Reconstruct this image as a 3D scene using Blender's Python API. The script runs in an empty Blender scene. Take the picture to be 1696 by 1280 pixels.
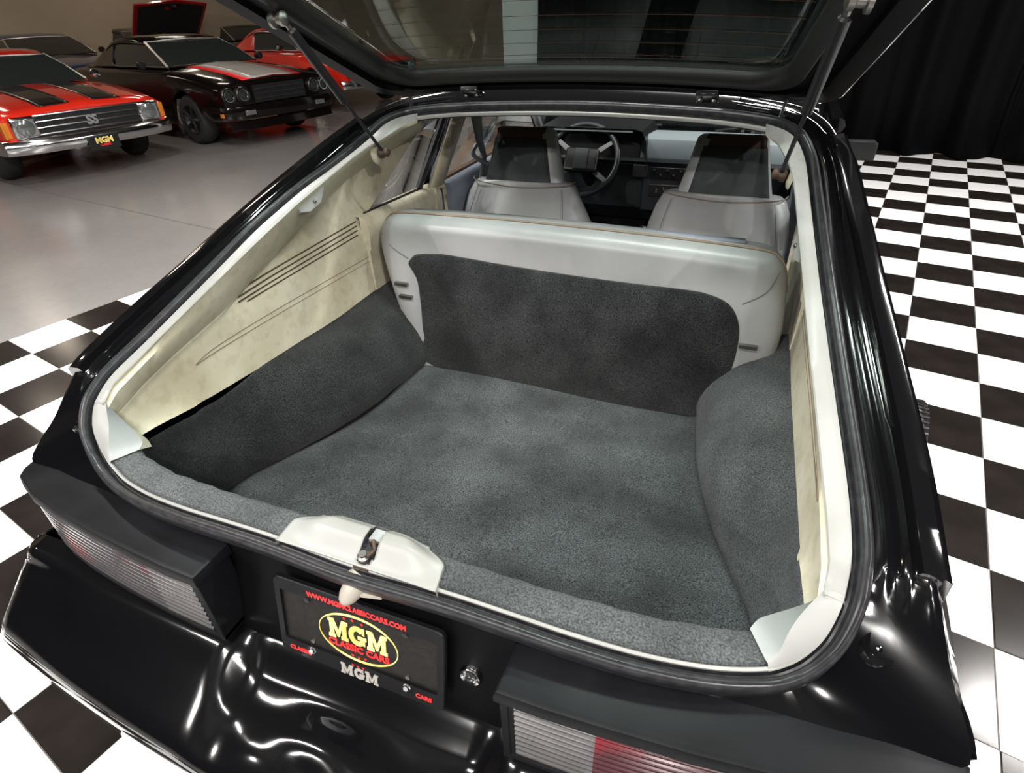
import bpy, bmesh, math, random
from mathutils import Vector, Matrix
random.seed(7)
S = bpy.context.scene
COL = S.collection
LOCAL = set()
# ------------------------------------------------------------------ camera
cam = bpy.data.cameras.new('camera'); camo = bpy.data.objects.new('camera', cam); COL.objects.link(camo)
cam.sensor_fit = 'HORIZONTAL'; cam.sensor_width = 36.0; cam.lens = 20.153; cam.clip_start = 0.02; cam.clip_end = 200
_r = Vector((0.9316235, 0.36223731, -0.02935635)); _u = Vector((-0.1775507, 0.52413681, 0.83292038)); _f = Vector((-0.31710157, 0.77075595, -0.55261365))
camo.matrix_world = Matrix(((_r.x, _u.x, -_f.x, 0.45388), (_r.y, _u.y, -_f.y, -0.43347), (_r.z, _u.z, -_f.z, 1.49718), (0, 0, 0, 1)))
S.camera = camo
# ------------------------------------------------------------------ world, lights, exposure
S.view_settings.view_transform = 'Standard'; S.view_settings.look = 'None'
S.view_settings.exposure = 0.25; S.view_settings.gamma = 1.0; S.view_settings.use_curve_mapping = False
W = bpy.data.worlds.new('hall_ambient'); S.world = W; W.use_nodes = True
W.node_tree.nodes['Background'].inputs[0].default_value = (1.0, 0.96, 0.92, 1)
W.node_tree.nodes['Background'].inputs[1].default_value = 0.05
def area(name, loc, size, power, col=(1, 0.97, 0.93), rot=(0, 0, 0), shape='RECTANGLE', sy=None):
    l = bpy.data.lights.new(name, 'AREA'); l.shape = shape; l.size = size; l.size_y = sy or size; l.energy = power; l.color = col
    o = bpy.data.objects.new(name, l); o.location = loc; o.rotation_euler = rot; COL.objects.link(o); return o
# ceiling fixtures of the showroom, 4.4 m up, in rows that follow the checkered floor
TH = math.radians(-11.35)
for (a, b, p, sx, sy) in (
        (-2.6, -2.2, 170, 1.2, .16), (0.4, -2.2, 130, 1.2, .16), (3.4, -2.2, 170, 1.2, .16),
        (-3.0, 1.4, 150, 1.2, .16), (-.2, 1.2, 150, 1.2, .16), (3.2, 1.6, 120, 1.2, .16), (0.2, 4.8, 80, 1.2, .16), (3.2, 4.6, 170, 1.2, .16), (5.8, 0.5, 140, 1.2, .16)):
    x = a * math.cos(TH) - b * math.sin(TH); y = a * math.sin(TH) + b * math.cos(TH)
    area('ceiling_lamp', (x, y, 4.4), sx, p, rot=(0, 0, TH), sy=sy)
for (x, y, p) in ((-5.2, 3.4, 20), (-5.0, 7.4, 22), (-9.5, 4.0, 24), (-9.0, 8.5, 24), (-7.0, 0.2, 18), (-13.5, 6.5, 20), (-12.5, 11.5, 20)):
    area('ceiling_lamp', (x, y, 4.4), 1.6, p, col=(1, .86, .70), rot=(0, 0, TH), sy=.2)
# added fill spots behind the camera, unseen, aimed in to brighten the car
for (x, y, z, p, d) in ((-3.4, -4.6, 3.9, 105, .13), (-1.2, -6.2, 3.9, 110, .13), (1.6, -6.4, 3.9, 55, .13), (3.8, -3.6, 3.9, 95, .13)):
    v = Vector((0, 1.2, .8)) - Vector((x, y, z)); o = area('fill_spot', (x, y, z), d, p, shape='DISK'); o.rotation_euler = v.to_track_quat('-Z', 'Y').to_euler()
# ------------------------------------------------------------------ materials
def hexc(r, g, b):
    f = lambda c: (c / 255) / 12.92 if c <= 10.31 else ((c / 255 + .055) / 1.055) ** 2.4
    return (f(r), f(g), f(b), 1)
def mat(name, col, rough=.5, metal=0., spec=.5, coat=0., noise=None, bump=None, trans=0., alpha=1., emit=0., ior=None, sheen=0.):
    m = bpy.data.materials.new(name); m.use_nodes = True; nt = m.node_tree; b = nt.nodes['Principled BSDF']
    b.inputs['Base Color'].default_value = col if len(col) == 4 else (*col, 1)
    b.inputs['Roughness'].default_value = rough; b.inputs['Metallic'].default_value = metal
    b.inputs['Specular IOR Level'].default_value = spec; b.inputs['Coat Weight'].default_value = coat; b.inputs['Coat Roughness'].default_value = .04
    b.inputs['Transmission Weight'].default_value = trans; b.inputs['Alpha'].default_value = alpha
    b.inputs['Sheen Weight'].default_value = sheen
    if ior: b.inputs['IOR'].default_value = ior
    if emit:
        b.inputs['Emission Color'].default_value = col if len(col) == 4 else (*col, 1); b.inputs['Emission Strength'].default_value = emit
    tc = nt.nodes.new('ShaderNodeTexCoord')
    if noise:        # list of (scale, detail, low colour, high colour, lo, hi): blended one over another
        prev = None
        for (sc, det, c1, c2, lo, hi) in noise:
            n = nt.nodes.new('ShaderNodeTexNoise'); n.inputs['Scale'].default_value = sc; n.inputs['Detail'].default_value = det
            nt.links.new(tc.outputs['Object'], n.inputs['Vector'])
            r = nt.nodes.new('ShaderNodeValToRGB'); r.color_ramp.elements[0].position = lo; r.color_ramp.elements[1].position = hi
            r.color_ramp.elements[0].color = (*c1[:3], 1); r.color_ramp.elements[1].color = (*c2[:3], 1)
            nt.links.new(n.outputs['Fac'], r.inputs['Fac'])
            if prev is None: prev = r.outputs['Color']
            else:
                mx = nt.nodes.new('ShaderNodeMix'); mx.data_type = 'RGBA'; mx.blend_type = 'MULTIPLY'; mx.inputs[0].default_value = 1
                nt.links.new(prev, mx.inputs[6]); nt.links.new(r.outputs['Color'], mx.inputs[7]); prev = mx.outputs[2]
        nt.links.new(prev, b.inputs['Base Color'])
    if bump:         # (scale, detail, strength, distance)
        n = nt.nodes.new('ShaderNodeTexNoise'); n.inputs['Scale'].default_value = bump[0]; n.inputs['Detail'].default_value = bump[1]
        nt.links.new(tc.outputs['Object'], n.inputs['Vector'])
        bp = nt.nodes.new('ShaderNodeBump'); bp.inputs['Strength'].default_value = bump[2]; bp.inputs['Distance'].default_value = bump[3]
        nt.links.new(n.outputs['Fac'], bp.inputs['Height']); nt.links.new(bp.outputs['Normal'], b.inputs['Normal'])
    return m
def pane(name, tint, gloss=1.0):      # thin sheet of glass: tinted see-through plus fresnel reflection
    m = bpy.data.materials.new(name); m.use_nodes = True; nt = m.node_tree; nt.nodes.remove(nt.nodes['Principled BSDF'])
    tr = nt.nodes.new('ShaderNodeBsdfTransparent'); tr.inputs[0].default_value = (*tint, 1)
    gl = nt.nodes.new('ShaderNodeBsdfGlossy'); gl.inputs['Roughness'].default_value = 0.0; gl.inputs[0].default_value = (gloss, gloss, gloss, 1)
    fr = nt.nodes.new('ShaderNodeFresnel'); ge = nt.nodes.new('ShaderNodeNewGeometry'); mr = nt.nodes.new('ShaderNodeMapRange')
    mr.inputs['To Min'].default_value = 1.5; mr.inputs['To Max'].default_value = 1 / 1.5      # both faces of the sheet reflect like glass in air
    nt.links.new(ge.outputs['Backfacing'], mr.inputs['Value']); nt.links.new(mr.outputs[0], fr.inputs[0])
    mx = nt.nodes.new('ShaderNodeMixShader'); nt.links.new(fr.outputs[0], mx.inputs[0]); nt.links.new(tr.outputs[0], mx.inputs[1]); nt.links.new(gl.outputs[0], mx.inputs[2])
    nt.links.new(mx.outputs[0], nt.nodes['Material Output'].inputs[0]); return m
w1 = (1, 1, 1)
M = dict(
    paint=mat('black_gloss_paint', (.0032, .0032, .0038), .10, coat=1.0),
    satin=mat('black_satin_plastic', (.010, .0105, .013), .42, spec=.16, bump=(900, 2, .12, .001), noise=[(7, 5, (.003, .0032, .004), (.008, .0084, .010), .35, .7)]),
    rubber=mat('black_rubber', (.03, .03, .034), .34, bump=(300, 3, .1, .001), noise=[(60, 4, (.014, .014, .016), (.030, .030, .034), .4, .7)]),
    blackplastic=mat('black_plastic', (.010, .010, .011), .35),
    darkvinyl=mat('dark_vinyl', (.016, .018, .022), .42),
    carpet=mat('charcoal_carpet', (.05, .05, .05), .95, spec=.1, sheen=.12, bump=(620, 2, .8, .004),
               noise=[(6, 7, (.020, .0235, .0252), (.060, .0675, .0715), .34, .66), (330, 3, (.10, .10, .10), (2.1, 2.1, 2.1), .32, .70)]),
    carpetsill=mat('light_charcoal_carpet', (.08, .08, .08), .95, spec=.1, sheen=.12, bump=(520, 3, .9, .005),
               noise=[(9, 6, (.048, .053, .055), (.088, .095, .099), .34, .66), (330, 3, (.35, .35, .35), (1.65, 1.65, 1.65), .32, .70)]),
    carpetlow=mat('dark_and_shaded_carpet', (.03, .03, .03), .95, spec=.1, sheen=.1, bump=(620, 2, .7, .003),  # darker carpet tone; also carries the shade of the left wheel house
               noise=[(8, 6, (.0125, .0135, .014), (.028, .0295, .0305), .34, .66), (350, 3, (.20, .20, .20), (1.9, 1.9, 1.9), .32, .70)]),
    cream=mat('cream_trim_plastic', (.5, .46, .36), .5, bump=(500, 3, .15, .001),
              noise=[(5, 5, (.50, .44, .315), (.72, .67, .53), .3, .68), (38, 6, (.90, .89, .86), w1, .38, .5)]),
    white=mat('off_white_plastic', (.45, .44, .41), .42, noise=[(6, 4, (.235, .232, .216), (.285, .284, .273), .3, .6)]),
    greyplastic=mat('pale_grey_plastic', (.30, .315, .315), .5),
    vinyl=mat('grey_vinyl', (.3, .3, .3), .36, bump=(140, 4, .12, .002), noise=[(5, 4, (.27, .275, .28), (.37, .375, .38), .3, .7)]),
    vinylblue=mat('blue_grey_vinyl', (.22, .24, .29), .45, noise=[(5, 3, (.19, .21, .26), (.27, .29, .34), .3, .7)]),
    cloth=mat('dark_grey_seat_cloth', (.045, .05, .055), .9, spec=.1, bump=(700, 2, .5, .001), noise=[(14, 4, (.058, .064, .068), (.080, .087, .092), .3, .7)]),
    browncloth=mat('faded_brown_cloth', (.085, .055, .046), .85, spec=.15),
    piping=mat('tan_piping', (.22, .165, .12), .5),
    seamgrey=mat('grey_seam', (.10, .095, .09), .7), stain=mat('brown_groove', (.075, .04, .02), .8),  # plain grey for the seat seams, brown for the grooves
    chrome=mat('chrome', (.75, .75, .76), .13, metal=1),
    steel=mat('dull_steel', (.26, .25, .235), .38, metal=1),
    rust=mat('rusty_steel', (.085, .055, .04), .6, metal=.5),
    glass=pane('clear_window_glass', (.95, .975, .97)),
    tint=pane('tinted_hatch_glass', (.70, .77, .75)),
    mirror=mat('mirror_glass', (.07, .075, .075), .03, metal=1),
    lens=mat('grey_ribbed_lens', (.14, .135, .135), .15, coat=.8, noise=[(10, 3, (.055, .052, .052), (.13, .125, .125), .3, .7)]),
    lensred=mat('red_ribbed_lens', (.20, .012, .018), .16, coat=.6, noise=[(7, 3, (.060, .020, .024), (.22, .012, .020), .40, .62)]),
    lensreflect=mat('red_lens_grey_reflection', (.08, .06, .06), .15, coat=.8, noise=[(9, 4, (.060, .056, .058), (.11, .022, .024), .52, .68)]),  # left red lens, with the pale floor's reflection mixed into its colour as grey
    plate=mat('graphite_plate', (.010, .009, .0085), .5, spec=.2, noise=[(120, 2, (.008, .0072, .0066), (.016, .0145, .0135), .3, .7)]),
    gold=mat('yellow_gold_print', (.80, .62, .10), .4, noise=[(26, 1, (.62, .44, .07), (.90, .80, .30), .35, .65)]),
    redprint=mat('red_print', (.72, .02, .02), .4), whiteprint=mat('silver_print', (.33, .31, .28), .4),
    dashpad=mat('silver_grey_dash_pad', (.20, .23, .245), .42, bump=(160, 3, .3, .002)),
    tw=mat('white_tile', (.66, .66, .66), .16, spec=.4, noise=[(3, 3, (.74, .74, .75), (.79, .79, .795), .3, .7)]),
    tb=mat('black_tile', (.012, .010, .009), .17, spec=.45, noise=[(6, 5, (.009, .0075, .007), (.017, .0135, .012), .3, .7)]),
    grout=mat('grey_joint', (.11, .10, .09), .7),
    concrete=mat('polished_concrete', (.3, .28, .27), .22, spec=.4, noise=[(.5, 6, (.17, .162, .158), (.25, .238, .230), .3, .7), (18, 4, (.93, .93, .93), w1, .3, .7)]),
    wall=mat('beige_wall', (.42, .34, .25), .9, noise=[(.7, 4, (.38, .31, .225), (.45, .37, .275), .3, .7)]),
    pillar=mat('pale_panel', (.40, .42, .42), .8), dimsteel=mat('dim_steel', (.10, .10, .10), .4, metal=.6),
    drape=mat('black_drape', (.0018, .0020, .0025), .9, spec=.06),
    ceiling=mat('dark_ceiling', (.05, .05, .05), .9),
    tyre=mat('tyre_rubber', (.012, .012, .012), .8), rim=mat('polished_rim', (.7, .66, .62), .18, metal=1), rimdark=mat('black_rim', (.01, .01, .01), .3),
    red=mat('red_paint', (.62, .022, .010), .14, coat=.7), redd=mat('dark_red_paint', (.34, .010, .010), .14, coat=.7), blackcar=mat('black_brown_paint', (.0040, .0028, .0025), .12, spec=.35, coat=.25),
    blue=mat('blue_paint', (.022, .035, .11), .15, coat=1), greyc=mat('charcoal_paint', (.02, .02, .018), .16, coat=1),
    stripe=mat('black_stripe', (.006, .006, .006), .25, coat=.5), silver=mat('silver_paint', (.40, .38, .36), .3, coat=.4),
    carglass=mat('dark_car_glass', (.020, .025, .024), .05, spec=.5), brightmetal=mat('bright_trim', (.80, .79, .77), .34, metal=1), headlight=mat('headlight_glass', (.26, .28, .28), .12, metal=.7), amber=mat('amber_lens', (.55, .17, .02), .2),
    interior=mat('dark_interior', (.010, .010, .011), .8), yellow=mat('yellow_print', (.7, .6, .05), .6), wood=mat('gear_leather', (.02, .012, .008), .6),
    defrost=mat('defroster_line', (.035, .018, .013), .8, spec=.1), innerpaint=mat('black_satin_paint', (.0028, .0028, .0033), .45, spec=.06), darkseal=mat('dark_glass_seal', (.010, .010, .010), .38), bullet=mat('beige_rubber', (.36, .33, .28), .4),
)
# ------------------------------------------------------------------ mesh helpers
def mk(name, verts, faces, m, parent=None, smooth=True, ang=38, keep=False):
    me = bpy.data.meshes.new(name); me.from_pydata([tuple(v) for v in verts], [], faces); me.validate(); me.update()
    bm = bmesh.new(); bm.from_mesh(me); bmesh.ops.remove_doubles(bm, verts=bm.verts, dist=1e-6)
    if not keep: bmesh.ops.recalc_face_normals(bm, faces=bm.faces)
    bm.to_mesh(me); bm.free()
    if smooth:
        for p in me.polygons: p.use_smooth = True
        me.set_sharp_from_angle(angle=math.radians(ang))
    me.materials.append(M[m] if isinstance(m, str) else m)
    o = bpy.data.objects.new(name, me); COL.objects.link(o)
    if parent is not None: attach(o, parent)
    return o
def attach(o, p):
    o.parent = p
    if p.type == 'EMPTY' and p.name not in LOCAL: o.matrix_parent_inverse = Matrix.Translation(-p.location)
def thing(name, label, cat, loc=(0, 0, 0), rot=0, group=None, scale=None, local=False):
    o = bpy.data.objects.new(name, None); COL.objects.link(o); o.location = loc; o.rotation_euler = (0, 0, rot); o.empty_display_size = .2
    if scale: o.scale = scale
    o['label'] = label; o['category'] = cat
    if group: o['group'] = group
    if local: LOCAL.add(o.name)
    return o
class G:            # geometry collector
    def __init__(s): s.v = []; s.f = []
    def add(s, vs, fs):
        n = len(s.v); s.v += [tuple(v) for v in vs]; s.f += [tuple(i + n for i in f) for f in fs]; return s
    def loft(s, rows, cu=False, cv=False, cap=False):
        R, C = len(rows), len(rows[0]); fs = []
        for i in range(R if cu else R - 1):
            for j in range(C if cv else C - 1):
                i2, j2 = (i + 1) % R, (j + 1) % C
                fs.append((i * C + j, i * C + j2, i2 * C + j2, i2 * C + j))
        if cap:
            fs.append(tuple(range(C - 1, -1, -1))); fs.append(tuple((R - 1) * C + j for j in range(C)))
        return s.add([p for r in rows for p in r], fs)
    def box(s, c, d, rot=None):
        vs = [Vector((sx * d[0] / 2, sy * d[1] / 2, sz * d[2] / 2)) for sz in (-1, 1) for sy in (-1, 1) for sx in (-1, 1)]
        if rot is not None: vs = [rot @ v for v in vs]
        vs = [v + Vector(c) for v in vs]
        return s.add(vs, [(0, 2, 3, 1), (4, 5, 7, 6), (0, 1, 5, 4), (2, 6, 7, 3), (0, 4, 6, 2), (1, 3, 7, 5)])
    def tube(s, path, r, n=10, cap=True, closed=False):
        path = [Vector(p) for p in path]; rows = []; N = len(path)
        up = None
        for i, p in enumerate(path):
            a = path[(i - 1) % N] if (closed or i > 0) else p; b = path[(i + 1) % N] if (closed or i < N - 1) else p
            t = (b - a).normalized()
            if up is None: up = t.orthogonal().normalized()
            u = (up - t * up.dot(t)).normalized(); w = t.cross(u); up = u
            rr = r[i] if isinstance(r, (list, tuple)) else r
            rows.append([p + u * (rr * math.cos(k * 2 * math.pi / n)) + w * (rr * math.sin(k * 2 * math.pi / n)) for k in range(n)])
        return s.loft(rows, cu=closed, cv=True, cap=cap and not closed)
    def lathe(s, prof, c, ax, n=24):     # prof: (radius, height along ax)
        ax = Vector(ax).normalized(); u = ax.orthogonal().normalized(); w = ax.cross(u); c = Vector(c)
        rows = [[c + ax * h + (u * math.cos(k * 2 * math.pi / n) + w * math.sin(k * 2 * math.pi / n)) * max(r, 1e-5) for k in range(n)] for r, h in prof]
        return s.loft(rows, cv=True, cap=True)
    def prism(s, poly, off):             # poly: 3D points, off: extrusion vector
        n = len(poly); off = Vector(off); vs = [Vector(p) for p in poly] + [Vector(p) + off for p in poly]
        return s.add(vs, [tuple(range(n))[::-1], tuple(range(n, 2 * n))] + [(i, (i + 1) % n, n + (i + 1) % n, n + i) for i in range(n)])
    def mk(s, name, m, parent=None, **k): return mk(name, s.v, s.f, m, parent, **k)
def cat(pts, n=6, closed=False):         # Catmull-Rom through points
    P = [Vector(p) for p in pts]; N = len(P); out = []
    rng = range(N if closed else N - 1)
    for i in rng:
        if closed: a, b, c, d = P[(i - 1) % N], P[i], P[(i + 1) % N], P[(i + 2) % N]
        else: a, b, c, d = P[max(i - 1, 0)], P[i], P[i + 1], P[min(i + 2, N - 1)]
        for k in range(n):
            t = k / n
            out.append(.5 * ((2 * b) + (c - a) * t + (2 * a - 5 * b + 4 * c - d) * t * t + (3 * b - a - 3 * c + d) * t ** 3))
    if not closed: out.append(P[-1])
    return out
def interp(tab, x):
    if x <= tab[0][0]: return tab[0][1]
    for (a, va), (b, vb) in zip(tab[:-1], tab[1:]):
        if x <= b: return va + (vb - va) * (x - a) / (b - a)
    return tab[-1][1]
def mirx(p, s): return Vector((p[0] * s, p[1], p[2]))
def sstep(a, b, x):
    t = min(1, max(0, (x - a) / (b - a))); return t * t * (3 - 2 * t)
def bevel(o, w, seg=3):
    b = o.modifiers.new('bevel', 'BEVEL'); b.width = w; b.segments = seg; b.limit_method = 'ANGLE'; b.angle_limit = math.radians(40); return o
def solid(o, t, off=-1):
    b = o.modifiers.new('solid', 'SOLIDIFY'); b.thickness = t; b.offset = off; return o
def subsurf(o, n=1):
    b = o.modifiers.new('sub', 'SUBSURF'); b.levels = n; b.render_levels = n; return o
# ================================================================== the setting
T = 0.305; CT, ST = math.cos(math.radians(11.35)), math.sin(math.radians(11.35))
def tile_xy(i, j):
    X, Y = i * T + .503, j * T + 7.522
    return (CT * X + ST * Y, -ST * X + CT * Y)
def struct(o): o['kind'] = 'structure'; return o
def plan_prism(pts, z0, z1): return G().prism([(x, y, z0) for x, y in pts], (0, 0, z1 - z0))
floor = struct(plan_prism([tile_xy(i, j) for i, j in ((-75, -66), (32, -66), (32, 45), (-75, 45))], -.2, -.008).mk('floor', 'concrete', smooth=False))
base = plan_prism([tile_xy(i, j) for i, j in ((-13, -29), (12, -29), (12, 3), (-13, 3))], -.0085, -.003).mk('tile_bed', 'grout', floor, smooth=False)
# checkered floor tiles: the 300 that show largest are single pieces, the rest one piece of stuff
def tile_mesh(nm, m):
    h = T / 2 - .0013; k = h - .002
    v = [(sx * h, sy * h, -.004) for sx, sy in ((-1, -1), (1, -1), (1, 1), (-1, 1))] + [(sx * h, sy * h, -.0015) for sx, sy in ((-1, -1), (1, -1), (1, 1), (-1, 1))] + [(sx * k, sy * k, 0) for sx, sy in ((-1, -1), (1, -1), (1, 1), (-1, 1))]
    f = [(8, 9, 10, 11)] + [(a + b, (a + 1) % 4 + b, (a + 1) % 4 + b + 4, a + b + 4) for b in (0, 4) for a in range(4)]
    me = bpy.data.meshes.new(nm); me.from_pydata(v, [], f); me.materials.append(M[m]); return me, v, f
TMs = {0: tile_mesh('white_tile', 'tw'), 1: tile_mesh('black_tile', 'tb')}
cinv = camo.matrix_world.inverted()
def pix(p):
    q = cinv @ Vector(p)
    if q.z > -.05: return None
    return (848 + 949.43 * q.x / -q.z, 640 - 949.43 * q.y / -q.z)
cands = []; rest = {0: G(), 1: G()}
for i in range(-13, 12):
    for j in range(-29, 3):
        x, y = tile_xy(i + .5, j + .5); par = (i + j) % 2
        cs = [pix((*tile_xy(i + a, j + b), 0)) for a, b in ((0, 0), (1, 0), (1, 1), (0, 1))]
        vis = all(cs) and any(-10 < c[0] < 1706 and -10 < c[1] < 1290 for c in cs)
        if vis and (-.80 < x < .80 and -.1 < y < 4.0): vis = False
        # behind the open car: nothing of the tile shows between the body sides
        if vis:
            p = pix((x, y, 0))
            if x > -.9 and y > -.1 and p[0] < 1375: vis = False
            if y < 0 and p[1] > 1000 and 520 < p[0] < 1560: vis = False
        ar = 0
        if vis: ar = abs(sum(cs[k][0] * cs[(k + 1) % 4][1] - cs[(k + 1) % 4][0] * cs[k][1] for k in range(4))) / 2
        cands.append((ar, i, j, x, y, par))
cands.sort(reverse=True)
for n, (ar, i, j, x, y, par) in enumerate(cands):
    me, v, f = TMs[par]
    if ar > 0 and n < 300:
        o = bpy.data.objects.new('tile', me); COL.objects.link(o); o.location = (x, y, 0); o.rotation_euler = (0, 0, TH); o.parent = floor
    else:
        rest[par].add([(x + a * CT + b * ST, y - a * ST + b * CT, c) for a, b, c in v], f)
for par in (0, 1):
    o = rest[par].mk('tile_field', 'tb' if par else 'tw', floor, smooth=False); o['kind'] = 'stuff'
# saw-cut joint in the concrete
G().prism([(-7.6, 3.735, -.0081), (-3.3, 3.030, -.0081), (-3.298, 3.042, -.0081), (-7.598, 3.747, -.0081)], (0, 0, .0006)).mk('floor_joint', 'grout', floor, smooth=False)
# walls and ceiling of the hall
def wall(name, a, b, z0, z1, m, th=.15):
    (x0, y0), (x1, y1) = a, b; d = Vector((x1 - x0, y1 - y0, 0)).normalized(); nrm = Vector((-d.y, d.x, 0)) * th
    return struct(G().prism([(x0, y0, z0), (x1, y1, z0), (x1, y1, z1), (x0, y0, z1)], nrm).mk(name, m, smooth=False))
c00, c10, c11, c01 = tile_xy(-55, -60), tile_xy(26, -60), tile_xy(26, 24), tile_xy(-55, 24)
wall('wall_left', c01, c00, -.01, 5.0, 'wall'); wall('wall_front', c11, c01, -.01, 5.0, 'wall')
wall('wall_right', c10, c11, -.01, 5.0, 'drape'); wall('wall_rear', c00, c10, -.01, 5.0, 'drape')
struct(plan_prism([c00, c10, c11, c01], 5.0, 5.1).mk('ceiling', 'ceiling', smooth=False))
# dado strip along the left wall
# black stage curtain behind the checkered floor, hung in panels
cur = thing('stage_curtain', 'tall black curtain hanging in soft folds behind the checkered floor', 'curtain', (*tile_xy(2, .6), 0))
x0 = -15.7
for k in range(9):
    rows = []
    wdt = 3.55 + .3 * (k % 2)
    for zi in range(9):
        z = .012 + (4.6 - .012) * zi / 8; row = []
        for q in range(61):
            s = q / 60; tx = x0 + s * (wdt + .25)
            fold = .34 * math.sin(s * 2 * math.pi * 2.3 + k * 1.7 + .5 * math.sin(z * .8)) + .10 * math.sin(s * 2 * math.pi * 5.1 + k * 2.2 + z * .3)
            fold *= (1.05 - .10 * z) * (1.15 if zi == 0 else 1)
            X, Y = tile_xy(tx + .12 * math.sin(z * .9 + k) * (zi > 0), .75 + fold + .25 * (k % 2) - (.22 if zi == 0 else 0))
            row.append((X, Y, z))
        rows.append(row)
    o = G().loft(rows).mk('curtain_panel', 'drape', cur, ang=80); solid(o, .006)
    x0 += wdt
# pale upright panel standing where the curtain ends
pa, pb = tile_xy(-17.7, 1.2), tile_xy(-15.6, 1.2)
pan = G().prism([(pa[0], pa[1], 0), (pb[0], pb[1], 0), (pb[0], pb[1], 4.6), (pa[0], pa[1], 4.6)], (.02, .09, 0)).mk('partition_panel', 'pillar', smooth=False)
pan['label'] = 'pale upright partition panel at the end of the black curtain, seen through the hatch glass'; pan['category'] = 'panel'
# ================================================================== cars parked in the background
def hoodz(b, y):      # top of the body at distance b behind the nose, y off the centre line
    zc = interp([(0, .80), (.06, .845), (.4, .90), (.9, .95), (1.5, .985), (3.9, .97), (4.5, .95), (4.95, .88)], b)
    return zc - .05 * (abs(y) / .85) ** 2.6
def halfw(b): return interp([(0, .905), (.10, .94), (.6, .955), (2.5, .96), (4.2, .94), (4.95, .86)], b)
def wheel(parent, x, y, rim, r=.33, axle='y'):
    sg = (1 if y > 0 else -1) if axle == 'y' else (1 if x > 0 else -1)
    ax = (0, sg, 0) if axle == 'y' else (sg, 0, 0)
    w = G().lathe([(.19, -.11), (.29, -.115), (r - .015, -.09), (r, -.06), (r, .06), (r - .015, .09), (.29, .115), (.20, .11), (.20, .05)], (x, y, r), ax, 28).mk('wheel', 'tyre', parent)
    g = G().lathe([(.205, .06), (.20, .112), (.185, .108), (.15, .06), (.05, .08), (.03, .10), (0, .10)], (x, y, r), ax, 28)
    for k in range(5):
        a = k * 2 * math.pi / 5
        p0 = Vector((x, y, r)); d0 = Vector((1, 0, 0)) if axle == 'y' else Vector((0, 1, 0))
        g.tube([p0 + Vector(ax) * .085, p0 + Vector(ax) * .10 + d0 * (.19 * math.cos(a)) + Vector((0, 0, .19 * math.sin(a)))], .024, 6)
    g.mk('rim', rim, w)
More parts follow.
